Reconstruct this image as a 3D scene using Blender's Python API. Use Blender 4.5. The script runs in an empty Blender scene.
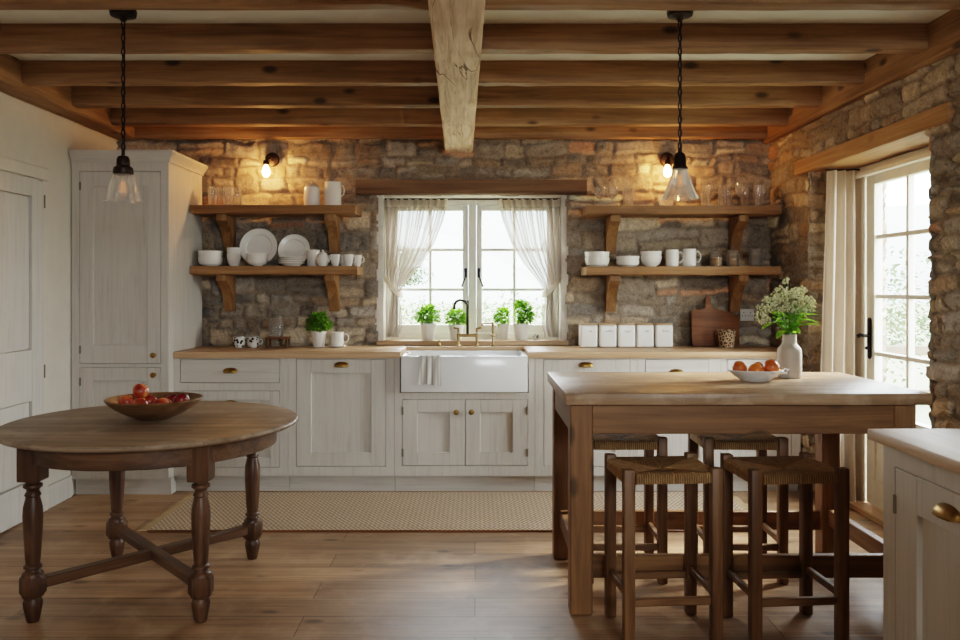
import bpy, bmesh, math, random
import numpy as np
from mathutils import Vector, Matrix
PI = math.pi
sc = bpy.context.scene
COL = sc.collection
rnd = random.Random(7)

# ------------------------------------------------------------------ helpers
def lin(c):
    out = []
    for v in c[:3]:
        v = v / 255.0
        out.append(v / 12.92 if v <= 0.04045 else ((v + 0.055) / 1.055) ** 2.4)
    return tuple(out) + (1.0,)

def box(bm, x0, x1, y0, y1, z0, z1, bev=0.0, seg=1, M=None):
    vs = bmesh.ops.create_cube(bm, size=1)['verts']
    for v in vs:
        co = Vector(((x0 + x1) / 2 + v.co.x * (x1 - x0), (y0 + y1) / 2 + v.co.y * (y1 - y0), (z0 + z1) / 2 + v.co.z * (z1 - z0)))
        v.co = M @ co if M else co
    if bev > 0:
        es = list({e for v in vs for e in v.link_edges})
        bmesh.ops.bevel(bm, geom=es, offset=bev, segments=seg, affect='EDGES', profile=0.5)

def lathe(bm, prof, c=(0, 0, 0), seg=32, M=None, sx=1.0, sy=1.0):
    rings = []
    c = Vector(c)
    def put(p):
        p = M @ p if M else p
        return bm.verts.new(p + c)
    for r, z in prof:
        if r < 1e-6:
            rings.append([put(Vector((0, 0, z)))])
        else:
            rings.append([put(Vector((r * sx * math.cos(2 * PI * i / seg), r * sy * math.sin(2 * PI * i / seg), z))) for i in range(seg)])
    for a, b in zip(rings, rings[1:]):
        for i in range(seg):
            j = (i + 1) % seg
            if len(a) == 1 and len(b) == 1: continue
            if len(a) == 1: bm.faces.new((a[0], b[j], b[i]))
            elif len(b) == 1: bm.faces.new((a[i], a[j], b[0]))
            else: bm.faces.new((a[i], a[j], b[j], b[i]))

def tube(bm, pts, r, seg=10, closed=False, cap=True, flat=1.0):
    pts = [Vector(p) for p in pts]
    n = len(pts)
    rs = r if isinstance(r, (list, tuple)) else [r] * n
    tan = []
    for i in range(n):
        if closed: t = pts[(i + 1) % n] - pts[i - 1]
        else: t = pts[min(i + 1, n - 1)] - pts[max(i - 1, 0)]
        tan.append(t.normalized())
    up = Vector((0, 0, 1)) if abs(tan[0].z) < 0.9 else Vector((1, 0, 0))
    nrm = (up - tan[0] * up.dot(tan[0])).normalized()
    rings = []
    for i in range(n):
        nrm = (nrm - tan[i] * nrm.dot(tan[i])).normalized()
        bi = tan[i].cross(nrm)
        rings.append([bm.verts.new(pts[i] + (nrm * math.cos(2 * PI * k / seg) * flat + bi * math.sin(2 * PI * k / seg)) * rs[i]) for k in range(seg)])
    m = n if closed else n - 1
    for i in range(m):
        a, b = rings[i], rings[(i + 1) % n]
        for k in range(seg):
            l = (k + 1) % seg
            bm.faces.new((a[k], a[l], b[l], b[k]))
    if cap and not closed:
        bm.faces.new(rings[0][::-1]); bm.faces.new(rings[-1])

def sphere(bm, c, r, u=16, v=10, s=(1, 1, 1)):
    M = Matrix.Translation(c) @ Matrix.Diagonal((s[0], s[1], s[2], 1))
    bmesh.ops.create_uvsphere(bm, u_segments=u, v_segments=v, radius=r, matrix=M)

def prism(bm, pts, axis, d0, d1, bev=0.0):
    """extrude a 2-D outline: axis 'y' takes (x,z) points, 'z' takes (x,y), 'x' takes (y,z)"""
    def mk(p, d):
        if axis == 'y': return Vector((p[0], d, p[1]))
        if axis == 'z': return Vector((p[0], p[1], d))
        return Vector((d, p[0], p[1]))
    a = [bm.verts.new(mk(p, d0)) for p in pts]
    b = [bm.verts.new(mk(p, d1)) for p in pts]
    fs = [bm.faces.new(a), bm.faces.new(b[::-1])]
    n = len(pts)
    for i in range(n):
        fs.append(bm.faces.new((a[i], b[i], b[(i + 1) % n], a[(i + 1) % n])))
    if bev:
        es = [e for f in fs[:2] for e in f.edges]
        bmesh.ops.bevel(bm, geom=es, offset=bev, segments=2, affect='EDGES', profile=0.5)

def obj(name, bm, mat, parent=None, loc=None, sharp=38, kind=None, rot=None):
    bmesh.ops.recalc_face_normals(bm, faces=bm.faces[:])
    lim = math.radians(sharp)
    for f in bm.faces: f.smooth = True
    for e in bm.edges:
        if len(e.link_faces) == 2 and e.calc_face_angle(0) > lim: e.smooth = False
    me = bpy.data.meshes.new(name)
    bm.to_mesh(me); bm.free()
    me.materials.append(mat)
    o = bpy.data.objects.new(name, me)
    COL.objects.link(o)
    if parent: o.parent = parent
    if loc: o.location = loc
    if rot: o.rotation_euler = rot
    if kind: o['kind'] = kind
    return o

def thing(name, label, cat, loc=(0, 0, 0), rz=0.0, group=None, kind=None):
    o = bpy.data.objects.new(name, None)
    o.empty_display_size = 0.1
    COL.objects.link(o)
    o.location = loc; o.rotation_euler = (0, 0, rz)
    return tag(o, label, cat, group, kind)

def tag(o, label, cat, group=None, kind=None):
    o['label'] = label; o['category'] = cat
    if group: o['group'] = group
    if kind: o['kind'] = kind
    return o

def copy_thing(src, loc, label, rz=None):
    r = src.copy(); COL.objects.link(r); r.location = loc
    if rz is not None: r.rotation_euler = (0, 0, rz)
    r['label'] = label
    for ch in list(src.children):
        c = ch.copy(); COL.objects.link(c); c.parent = r
        for g in list(ch.children):
            d = g.copy(); COL.objects.link(d); d.parent = c
    return r

B = bmesh.new

# ------------------------------------------------------------------ materials
class NT:
    def __init__(s, name):
        s.m = bpy.data.materials.new(name); s.m.use_nodes = True
        s.t = s.m.node_tree; s.n = s.t.nodes
        s.b = s.n['Principled BSDF']; s.out = s.n['Material Output']
    def add(s, typ, **kw):
        nd = s.n.new(typ)
        for k, v in kw.items(): setattr(nd, k, v)
        return nd
    def link(s, a, b): s.t.links.new(a, b)
    def math(s, op, a, b=None, c=None):
        nd = s.add('ShaderNodeMath', operation=op)
        for i, v in enumerate((a, b, c)):
            if v is None: continue
            if isinstance(v, (int, float)): nd.inputs[i].default_value = v
            else: s.link(v, nd.inputs[i])
        return nd.outputs[0]
    def ramp(s, fac, stops):
        nd = s.add('ShaderNodeValToRGB')
        el = nd.color_ramp.elements
        while len(el) < len(stops): el.new(0.5)
        for e, (p, c) in zip(el, stops):
            e.position = p; e.color = c if len(c) == 4 and max(c) <= 1.0001 else lin(c)
        s.link(fac, nd.inputs[0]); return nd.outputs[0]
    def mix(s, fac, a, b, mode='MIX'):
        nd = s.add('ShaderNodeMix', data_type='RGBA', blend_type=mode)
        for i, v in ((0, fac), (6, a), (7, b)):
            if isinstance(v, (int, float)): nd.inputs[i].default_value = v
            elif isinstance(v, tuple): nd.inputs[i].default_value = v
            else: s.link(v, nd.inputs[i])
        return nd.outputs[2]
    def noise(s, vec, scale, detail=4, rough=0.55, dist=0.0):
        nd = s.add('ShaderNodeTexNoise')
        nd.inputs['Scale'].default_value = scale; nd.inputs['Detail'].default_value = detail
        nd.inputs['Roughness'].default_value = rough; nd.inputs['Distortion'].default_value = dist
        if vec is not None: s.link(vec, nd.inputs['Vector'])
        return nd.outputs[0]
    def mapping(s, vec, scale=(1, 1, 1), loc=(0, 0, 0), rot=(0, 0, 0)):
        nd = s.add('ShaderNodeMapping')
        nd.inputs['Scale'].default_value = scale; nd.inputs['Location'].default_value = loc; nd.inputs['Rotation'].default_value = rot
        s.link(vec, nd.inputs[0]); return nd.outputs[0]
    def coords(s, vary=True):
        tc = s.add('ShaderNodeTexCoord').outputs['Object']
        if not vary: return tc
        r = s.math('MULTIPLY', s.add('ShaderNodeObjectInfo').outputs['Random'], 17.0)
        nd = s.add('ShaderNodeVectorMath', operation='ADD')
        s.link(tc, nd.inputs[0]); s.link(r, nd.inputs[1])
        return nd.outputs[0]
    def bump(s, h, strength=0.3, dist=0.01):
        nd = s.add('ShaderNodeBump')
        nd.inputs['Strength'].default_value = strength; nd.inputs['Distance'].default_value = dist
        s.link(h, nd.inputs['Height']); s.link(nd.outputs[0], s.b.inputs['Normal'])
    def col(s, c):
        if isinstance(c, tuple): s.b.inputs['Base Color'].default_value = c
        else: s.link(c, s.b.inputs['Base Color'])
    def set(s, **kw):
        for k, v in kw.items():
            i = s.b.inputs[k.replace('_', ' ')]
            if isinstance(v, (int, float, tuple)): i.default_value = v
            else: s.link(v, i)

def plain(name, c, rough=0.5, metal=0.0, spec=0.5, var=0.0, bump=0.0, bscale=60):
    t = NT(name); co = t.coords()
    base = lin(c)
    if var:
        n = t.noise(co, 9, 5, 0.6)
        t.col(t.ramp(n, [(0.25, tuple(max(0, v * (1 - var)) for v in c)), (0.75, tuple(min(255, v * (1 + var * 0.5)) for v in c))]))
    else: t.col(base)
    t.set(Roughness=rough, Metallic=metal, Specular_IOR_Level=spec)
    if bump: t.bump(t.noise(co, bscale, 4), bump, 0.004)
    return t.m

def wood(name, dark, mid, light, axis='x', rough=0.5, fine=38.0, stretch=0.06, bump=0.25, planks=None, plank_axis='x', knots=0.0, spec=0.35, worn=None):
    t = NT(name); co = t.coords()
    s = [1.0, 1.0, 1.0]; s['xyz'.index(axis)] = stretch
    v = t.mapping(co, tuple(s))
    n1 = t.noise(v, fine, 7, 0.62, 0.9)
    n2 = t.noise(v, fine * 0.22, 4, 0.5, 1.6)
    n3 = t.noise(co, 2.2, 3, 0.5)
    f = t.math('ADD', t.math('MULTIPLY', n1, 0.55), t.math('ADD', t.math('MULTIPLY', n2, 0.35), t.math('MULTIPLY', n3, 0.22)))
    c = t.ramp(f, [(0.36, dark), (0.55, mid), (0.74, light)])
    if knots:
        ks = [3.2, 3.2, 3.2]; ks['xyz'.index(axis)] = 1.5
        vo = t.add('ShaderNodeTexVoronoi'); vo.inputs['Scale'].default_value = 2.3
        t.link(t.mapping(co, tuple(ks)), vo.inputs['Vector'])
        k = t.ramp(vo.outputs['Distance'], [(0.0, (1, 1, 1, 1)), (0.09, (1, 1, 1, 1)), (0.19, (0, 0, 0, 1))])
        c = t.mix(t.math('MULTIPLY', k, knots), c, lin(tuple(v_ * 0.35 for v_ in dark)))
    h = n1
    if planks:
        tc = t.add('ShaderNodeTexCoord').outputs['Object']
        br = t.add('ShaderNodeTexBrick'); br.offset = 0.37; br.offset_frequency = 2
        pv = t.mapping(tc, loc=(6.3 if planks[0] > 5 else 0.0, 0.1 if planks[0] > 5 and planks[1] > 0.18 else 0.03, 0.03), rot=(0, 0, 0 if plank_axis == 'x' else PI / 2))
        t.link(pv, br.inputs['Vector'])
        br.inputs['Scale'].default_value = 1.0
        br.inputs['Brick Width'].default_value = planks[0]; br.inputs['Row Height'].default_value = planks[1]
        br.inputs['Mortar Size'].default_value = planks[2]; br.inputs['Mortar Smooth'].default_value = 0.3
        lo, hi = planks[3]
        br.inputs['Color1'].default_value = (lo, lo, lo, 1); br.inputs['Color2'].default_value = (hi, hi, hi, 1)
        br.inputs['Mortar'].default_value = (lo * 0.35, lo * 0.33, lo * 0.3, 1)
        c = t.mix(1.0, c, br.outputs['Color'], 'MULTIPLY')
        h = t.math('SUBTRACT', t.math('MULTIPLY', n1, 0.5), br.outputs['Fac'])
    if worn:
        w = t.ramp(t.noise(co, 5.0, 6, 0.65, 0.4), [(0.5, (0, 0, 0, 1)), (0.72, (1, 1, 1, 1))])
        c = t.mix(t.math('MULTIPLY', w, 0.55), c, lin(worn))
    t.col(c)
    t.set(Roughness=t.math('ADD', t.math('MULTIPLY', n1, 0.18), rough - 0.09), Specular_IOR_Level=spec)
    t.bump(h, bump, 0.004)
    return t.m

def limewash(name, base, streak, axis='z', rough=0.6):
    t = NT(name); co = t.coords()
    s = [1, 1, 1]; s['xyz'.index(axis)] = 0.045
    n1 = t.noise(t.mapping(co, tuple(s)), 55, 6, 0.65, 0.6)
    n2 = t.noise(co, 3.5, 4)
    f = t.math('ADD', t.math('MULTIPLY', n1, 0.75), t.math('MULTIPLY', n2, 0.25))
    t.col(t.ramp(f, [(0.30, streak), (0.50, base), (0.75, tuple(min(255, v + 6) for v in base))]))
    t.set(Roughness=rough, Specular_IOR_Level=0.3)
    t.bump(n1, 0.18, 0.003)
    return t.m

def glass(name, tint=(0.96, 0.98, 0.97), refl=0.9, ior=1.45):
    t = NT(name)
    tr = t.add('ShaderNodeBsdfTransparent'); tr.inputs[0].default_value = tint + (1,)
    gl = t.add('ShaderNodeBsdfGlossy'); gl.inputs['Roughness'].default_value = 0.03
    fr = t.add('ShaderNodeLayerWeight'); fr.inputs[0].default_value = 0.5
    mx = t.add('ShaderNodeMixShader')
    t.link(t.math('MULTIPLY_ADD', t.math('POWER', fr.outputs['Facing'], 3.5), refl * 0.5, 0.045), mx.inputs[0])
    t.link(tr.outputs[0], mx.inputs[1]); t.link(gl.outputs[0], mx.inputs[2])
    t.link(mx.outputs[0], t.out.inputs[0])
    return t.m

def cloth(name, c, trans=0.4, see=0.0, weave=900, rough=0.9, axis='x'):
    t = NT(name); co = t.coords(False)
    n = t.noise(t.mapping(co, (1, 1, 0.15)), 60, 4)
    colr = t.ramp(n, [(0.3, tuple(v * 0.97 for v in c)), (0.7, c)])
    df = t.add('ShaderNodeBsdfDiffuse'); tl = t.add('ShaderNodeBsdfTranslucent'); tp = t.add('ShaderNodeBsdfTransparent')
    t.link(colr, df.inputs[0]); t.link(colr, tl.inputs[0])
    m1 = t.add('ShaderNodeMixShader'); m1.inputs[0].default_value = trans
    t.link(df.outputs[0], m1.inputs[1]); t.link(tl.outputs[0], m1.inputs[2])
    m2 = t.add('ShaderNodeMixShader'); m2.inputs[0].default_value = see
    if see > 0:
        lw = t.add('ShaderNodeLayerWeight'); lw.inputs[0].default_value = 0.5
        t.link(t.math('MULTIPLY', t.math('POWER', t.math('SUBTRACT', 1.0, lw.outputs['Facing']), 1.5), see), m2.inputs[0])
    t.link(m1.outputs[0], m2.inputs[1]); t.link(tp.outputs[0], m2.inputs[2])
    t.link(m2.outputs[0], t.out.inputs[0])
    return t.m

def leafmat(name, dark, light, trans=0.35):
    t = NT(name); co = t.coords(False)
    n = t.noise(co, 70, 2)
    c = t.ramp(n, [(0.3, dark), (0.7, light)])
    df = t.add('ShaderNodeBsdfDiffuse'); tl = t.add('ShaderNodeBsdfTranslucent')
    t.link(c, df.inputs[0]); t.link(c, tl.inputs[0])
    m1 = t.add('ShaderNodeMixShader'); m1.inputs[0].default_value = trans
    t.link(df.outputs[0], m1.inputs[1]); t.link(tl.outputs[0], m1.inputs[2])
    t.link(m1.outputs[0], t.out.inputs[0])
    return t.m

def emit(name, c, strength):
    t = NT(name); t.col(lin(c)); t.b.inputs['Emission Color'].default_value = lin(c)
    t.b.inputs['Emission Strength'].default_value = strength
    return t.m

def stone_mat():
    t = NT('rubble_stone')
    at = t.add('ShaderNodeVertexColor'); at.layer_name = 'stone'
    co = t.add('ShaderNodeTexCoord').outputs['Object']
    n1 = t.noise(co, 16, 7, 0.68, 0.4); n2 = t.noise(co, 70, 5, 0.7)
    v = t.ramp(n1, [(0.28, (0.42, 0.40, 0.39, 1)), (0.45, (0.78, 0.76, 0.74, 1)), (0.64, (1.0, 0.98, 0.95, 1))])
    c = t.mix(1.0, at.outputs[0], v, 'MULTIPLY')
    v2 = t.ramp(n2, [(0.32, (0.55, 0.55, 0.55, 1)), (0.58, (1, 1, 1, 1))])
    c = t.mix(0.8, c, v2, 'MULTIPLY')
    t.col(c); t.set(Roughness=0.92, Specular_IOR_Level=0.2)
    t.bump(t.math('ADD', t.math('MULTIPLY', n1, 1.3), t.math('MULTIPLY', n2, 0.5)), 1.0, 0.02)
    return t.m

M = {}
M['stone'] = stone_mat()
M['plaster'] = plain('white_plaster', (226, 222, 210), 0.9, spec=0.2, var=0.03, bump=0.15, bscale=25)
M['cream'] = plain('cream_wall_paint', (214, 206, 193), 0.85, spec=0.2, var=0.025, bump=0.06, bscale=40)
M['reveal'] = plain('limewashed_render', (222, 214, 202), 0.95, spec=0.1, var=0.12, bump=0.6, bscale=30)
M['oak_x'] = wood('ceiling_oak_x', (92, 66, 40), (136, 102, 68), (170, 134, 96), 'x', 0.62, 30, 0.05, 0.3, knots=0.8)
M['oak_y'] = wood('ceiling_oak_y', (92, 66, 40), (136, 102, 68), (170, 134, 96), 'y', 0.62, 30, 0.05, 0.3, knots=0.8)
def beam_mat():
    t = NT('pale_hewn_oak'); co = t.coords()
    n1 = t.noise(t.mapping(co, (1, 0.06, 1)), 34, 7, 0.65, 1.0)
    c = t.ramp(n1, [(0.3, (178, 146, 114)), (0.5, (218, 191, 160)), (0.72, (238, 217, 194))])
    cr = t.noise(t.mapping(co, (1, 0.12, 1)), 7, 3, 0.5, 1.2)
    k = t.ramp(cr, [(0.485, (0, 0, 0, 1)), (0.5, (1, 1, 1, 1)), (0.507, (1, 1, 1, 1)), (0.522, (0, 0, 0, 1))])
    k2 = t.math('MULTIPLY', k, t.ramp(t.noise(co, 2.3, 2), [(0.48, (0, 0, 0, 1)), (0.58, (1, 1, 1, 1))]))
    c = t.mix(t.math('MULTIPLY', k2, 0.85), c, lin((70, 44, 22)))
    t.col(c); t.set(Roughness=0.7, Specular_IOR_Level=0.25)
    t.bump(t.math('SUBTRACT', n1, t.math('MULTIPLY', k2, 2.0)), 0.5, 0.008)
    return t.m
M['beam'] = beam_mat()
M['lintel'] = wood('dark_lintel_oak', (64, 44, 28), (108, 80, 56), (140, 108, 80), 'x', 0.65, 26, 0.05, 0.5)
M['lintel_y'] = wood('warm_lintel_oak', (112, 78, 46), (152, 112, 72), (182, 142, 100), 'y', 0.6, 26, 0.05, 0.3, knots=0.3)
M['shelf'] = wood('shelf_oak', (92, 62, 34), (136, 98, 60), (170, 130, 88), 'x', 0.55, 30, 0.05, 0.25, knots=0.3)
M['bracket'] = wood('bracket_oak', (92, 62, 34), (136, 98, 60), (168, 128, 86), 'z', 0.55, 30, 0.06, 0.25)
M['worktop'] = wood('oak_worktop', (150, 116, 84), (186, 150, 114), (208, 176, 142), 'x', 0.42, 34, 0.04, 0.12)
M['paleworktop'] = wood('pale_worn_worktop', (160, 128, 96), (196, 166, 134), (218, 194, 166), 'y', 0.45, 34, 0.05, 0.2)
M['islandtop'] = wood('island_plank_top', (120, 92, 66), (160, 129, 98), (190, 160, 128), 'x', 0.4, 34, 0.045, 0.15, planks=(30.0, 0.145, 0.0015, (0.86, 1.0)), worn=(216, 190, 160))
M['islandwood_x'] = wood('island_base_pine_x', (78, 52, 28), (120, 84, 50), (152, 112, 72), 'x', 0.5, 28, 0.05, 0.2, knots=0.6)
M['islandwood_y'] = wood('island_base_pine_y', (78, 52, 28), (120, 84, 50), (152, 112, 72), 'y', 0.5, 28, 0.05, 0.2)
M['islandwood_z'] = wood('island_base_pine_z', (78, 52, 28), (120, 84, 50), (152, 112, 72), 'z', 0.5, 28, 0.05, 0.2, knots=0.6)
M['stoolwood'] = wood('stool_beech', (66, 42, 22), (108, 76, 47), (142, 106, 70), 'z', 0.48, 34, 0.06, 0.15)
M['stoolwood_x'] = wood('stool_beech_x', (66, 42, 22), (108, 76, 47), (142, 106, 70), 'x', 0.48, 34, 0.06, 0.15)
M['tabletop'] = wood('old_table_top', (86, 68, 52), (132, 110, 88), (172, 150, 126), 'x', 0.46, 30, 0.05, 0.3, planks=(30.0, 0.2, 0.0016, (0.8, 1.0)), worn=(186, 164, 140))
M['tableleg'] = wood('old_table_leg', (44, 28, 18), (78, 52, 34), (110, 80, 56), 'z', 0.42, 26, 0.06, 0.2)
M['tablerail'] = wood('old_table_rail', (48, 32, 20), (86, 60, 40), (120, 90, 64), 'x', 0.42, 26, 0.06, 0.2)
M['floor'] = wood('floor_boards', (108, 78, 54), (170, 131, 95), (206, 170, 134), 'x', 0.44, 30, 0.05, 0.2, planks=(1.9, 0.2, 0.0025, (0.62, 1.0)), knots=0.6, spec=0.5, worn=(190, 160, 128))
M['cab'] = limewash('limed_cabinet_paint', (196, 189, 179), (177, 169, 159))
M['cab_x'] = limewash('limed_cabinet_paint_x', (196, 189, 179), (177, 169, 159), 'x')
M['doorpaint'] = limewash('old_door_paint', (206, 201, 193), (188, 182, 172))
M['white_frame'] = plain('window_white_paint', (226, 222, 210), 0.5, var=0.03)
M['doorframe'] = plain('ivory_door_paint', (234, 228, 214), 0.5, var=0.04)
M['ceramic'] = plain('white_glazed_ceramic', (232, 228, 220), 0.22, var=0.015)
M['fireclay'] = plain('white_fireclay', (236, 236, 234), 0.15)
M['stoneware'] = plain('matt_cream_stoneware', (182, 170, 154), 0.55, var=0.05)
M['potclay'] = plain('pale_plant_pot', (222, 216, 206), 0.6, var=0.05)
M['brass'] = plain('aged_brass', (150, 118, 66), 0.35, metal=1.0, var=0.25)
M['brightbrass'] = plain('bright_brass_fitting', (150, 124, 86), 0.3, metal=1.0, var=0.1)
M['iron'] = plain('black_iron', (34, 30, 28), 0.5, metal=0.7)
M['bronze'] = plain('dark_bronze', (52, 40, 32), 0.45, metal=0.8, var=0.2)
M['pane'] = glass('window_glass', (0.97, 0.99, 0.98), 0.8)
def realglass(name, rim_white=0.1, rough=0.02):
    t = NT(name)
    t.b.inputs['Base Color'].default_value = (0.98, 0.985, 0.98, 1)
    t.set(Roughness=rough, IOR=1.46, Transmission_Weight=1.0, Specular_IOR_Level=0.8)
    tr = t.add('ShaderNodeBsdfTransparent'); df = t.add('ShaderNodeBsdfTranslucent'); df.inputs[0].default_value = (0.95, 0.93, 0.9, 1)
    d2_ = t.add('ShaderNodeBsdfDiffuse'); d2_.inputs[0].default_value = (0.95, 0.93, 0.9, 1)
    lw = t.add('ShaderNodeLayerWeight'); lw.inputs[0].default_value = 0.5
    m0 = t.add('ShaderNodeMixShader'); m0.inputs[0].default_value = 0.5
    t.link(df.outputs[0], m0.inputs[1]); t.link(d2_.outputs[0], m0.inputs[2])
    m1 = t.add('ShaderNodeMixShader'); m1.inputs[0].default_value = 0.55
    t.link(tr.outputs[0], m1.inputs[1]); t.link(t.b.outputs[0], m1.inputs[2])
    m2 = t.add('ShaderNodeMixShader')
    t.link(t.math('MULTIPLY_ADD', t.math('POWER', lw.outputs['Facing'], 3.0), rim_white * 3.5, rim_white * 0.4), m2.inputs[0])  # bright rim highlight painted in: white mixed into the glass, strongest at its edges
    t.link(m1.outputs[0], m2.inputs[1]); t.link(m0.outputs[0], m2.inputs[2])
    t.link(m2.outputs[0], t.out.inputs[0])
    return t.m
M['tumbler'] = realglass('drinking_glass', 0.11)
M['shade'] = realglass('lamp_glass', 0.13)
M['bulb'] = emit('lit_bulb', (255, 182, 104), 120.0)
M['filament'] = emit('warm_filament', (255, 160, 80), 0.5)
M['sheer'] = cloth('sheer_linen', (192, 178, 164), 0.30, 0.42)
M['drape'] = cloth('cream_drape', (226, 212, 194), 0.4, 0.0)
M['towel'] = plain('striped_tea_towel', (214, 208, 198), 0.95, spec=0.1, var=0.08, bump=0.4, bscale=150)
M['leaf'] = leafmat('herb_leaf', (82, 134, 34), (150, 196, 70), 0.5)
M['leafdark'] = leafmat('dark_leaf', (44, 86, 24), (100, 146, 46), 0.35)
M['bloom'] = leafmat('pale_blossom', (188, 190, 140), (234, 228, 204), 0.3)
M['stem'] = plain('green_stem', (84, 120, 48), 0.6)
M['soil'] = plain('soil', (52, 38, 28), 0.95, var=0.3)
M['treeleaf'] = leafmat('garden_leaf', (70, 80, 58), (104, 116, 84), 0.3)
M['bark'] = plain('bark', (104, 92, 78), 0.9, var=0.3)
M['grass'] = plain('lawn', (120, 120, 96), 0.95, spec=0.1, var=0.15)
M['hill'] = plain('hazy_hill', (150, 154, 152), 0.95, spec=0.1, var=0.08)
M['socket'] = plain('white_plastic', (206, 200, 190), 0.4)
M['bowlwood'] = wood('turned_bowl', (70, 46, 28), (114, 82, 54), (148, 114, 80), 'x', 0.45, 26, 0.08, 0.2)
M['board'] = wood('chopping_board', (72, 42, 22), (116, 72, 42), (144, 96, 60), 'x', 0.5, 30, 0.05, 0.2)
M['grain'] = plain('dry_grain', (170, 132, 84), 0.9, var=0.4, bump=1.0, bscale=160)
M['ink'] = plain('grey_lettering', (120, 118, 112), 0.7)
M['hinge'] = plain('grey_iron_hinge', (120, 112, 102), 0.5, metal=0.4)

def fruitmat(name, a, b, c, s=14):
    t = NT(name); co = t.coords()
    n = t.noise(co, s, 4, 0.55, 0.6)
    t.col(t.ramp(n, [(0.34, a), (0.5, b), (0.66, c)])); t.set(Roughness=0.32)
    return t.m
M['apple'] = fruitmat('red_apple_skin', (84, 10, 14), (130, 22, 22), (176, 78, 40))
M['peach'] = fruitmat('blushed_peach_skin', (130, 34, 24), (176, 74, 40), (204, 132, 74))
M['orange'] = fruitmat('orange_skin', (176, 82, 26), (194, 98, 34), (206, 116, 48), 6)

def floral():
    t = NT('black_floral_glaze'); co = t.coords()
    vo = t.add('ShaderNodeTexVoronoi'); vo.inputs['Scale'].default_value = 46; t.link(co, vo.inputs['Vector'])
    f = t.math('ADD', vo.outputs['Distance'], t.math('MULTIPLY', t.noise(co, 90, 2), 0.35))
    t.col(t.ramp(f, [(0.56, (44, 44, 46)), (0.64, (214, 210, 202))])); t.set(Roughness=0.25)
    return t.m
M['floral'] = floral()
def latticemat():
    t = NT('openwork_crock'); co = t.coords()
    vo = t.add('ShaderNodeTexVoronoi', feature='DISTANCE_TO_EDGE'); vo.inputs['Scale'].default_value = 42; t.link(co, vo.inputs['Vector'])
    t.col(t.ramp(vo.outputs['Distance'], [(0.06, (196, 172, 140)), (0.16, (92, 66, 44))])); t.set(Roughness=0.7)
    return t.m
M['lattice'] = latticemat()

def rugmat():
    t = NT('woven_jute'); co = t.coords(False)
    sx = t.add('ShaderNodeSeparateXYZ'); t.link(co, sx.inputs[0])
    zig = t.math('PINGPONG', t.math('MULTIPLY', sx.outputs[1], 1.0), 0.022)
    a = t.math('SINE', t.math('MULTIPLY', t.math('ADD', sx.outputs[0], zig), 2 * PI / 0.027))
    b = t.math('SINE', t.math('MULTIPLY', sx.outputs[1], 2 * PI / 0.022))
    n = t.noise(co, 120, 3)
    f = t.math('ADD', t.math('MULTIPLY_ADD', a, 0.26, 0.5), t.math('ADD', t.math('MULTIPLY', b, 0.10), t.math('MULTIPLY_ADD', n, 0.5, -0.25)))
    t.col(t.ramp(f, [(0.15, (124, 102, 82)), (0.5, (190, 165, 138)), (0.85, (228, 208, 184))]))
    t.set(Roughness=0.95, Specular_IOR_Level=0.1); t.bump(f, 0.8, 0.006)
    return t.m
M['rug'] = rugmat()
M['fringe'] = plain('jute_fringe', (184, 158, 122), 0.95, spec=0.1)
def rushmat():
    t = NT('woven_rush'); co = t.coords(False)
    sx = t.add('ShaderNodeSeparateXYZ'); t.link(co, sx.inputs[0])
    ax = t.math('ABSOLUTE', sx.outputs[0]); ay = t.math('ABSOLUTE', t.math('MULTIPLY', sx.outputs[1], 0.38 / 0.34))
    mn = t.math('MINIMUM', ax, ay)
    st = t.math('MULTIPLY_ADD', t.math('SINE', t.math('MULTIPLY', mn, 2 * PI / 0.009)), 0.5, 0.5)
    wedge = t.math('GREATER_THAN', ax, ay)
    n = t.noise(co, 40, 4)
    f = t.math('ADD', t.math('MULTIPLY', st, 0.45), t.math('MULTIPLY', n, 0.55))
    c = t.ramp(f, [(0.2, (112, 80, 48)), (0.5, (172, 132, 86)), (0.8, (206, 168, 118))])
    c = t.mix(t.math('MULTIPLY_ADD', wedge, -0.45, 0.45), c, lin((92, 64, 38)))
    t.col(c); t.set(Roughness=0.7, Specular_IOR_Level=0.3); t.bump(st, 0.9, 0.005)
    return t.m
M['rush'] = rushmat()

# ------------------------------------------------------------------ room constants
XL, XR, YB, ZC = -2.62, 2.15, 6.0, 2.58
YF = -3.2

# ------------------------------------------------------------------ stone wall
def vnoise(u, v, scale, rs):
    uu, vv = u / scale, v / scale
    iu, iv = np.floor(uu).astype(int), np.floor(vv).astype(int)
    fu, fv = uu - iu, vv - iv
    fu = fu * fu * (3 - 2 * fu); fv = fv * fv * (3 - 2 * fv)
    iu -= iu.min(); iv -= iv.min()
    L = rs.rand(iu.max() + 2, iv.max() + 2) * 2 - 1
    return (L[iu, iv] * (1 - fu) + L[iu + 1, iv] * fu) * (1 - fv) + (L[iu, iv + 1] * (1 - fu) + L[iu + 1, iv + 1] * fu) * fv

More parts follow.
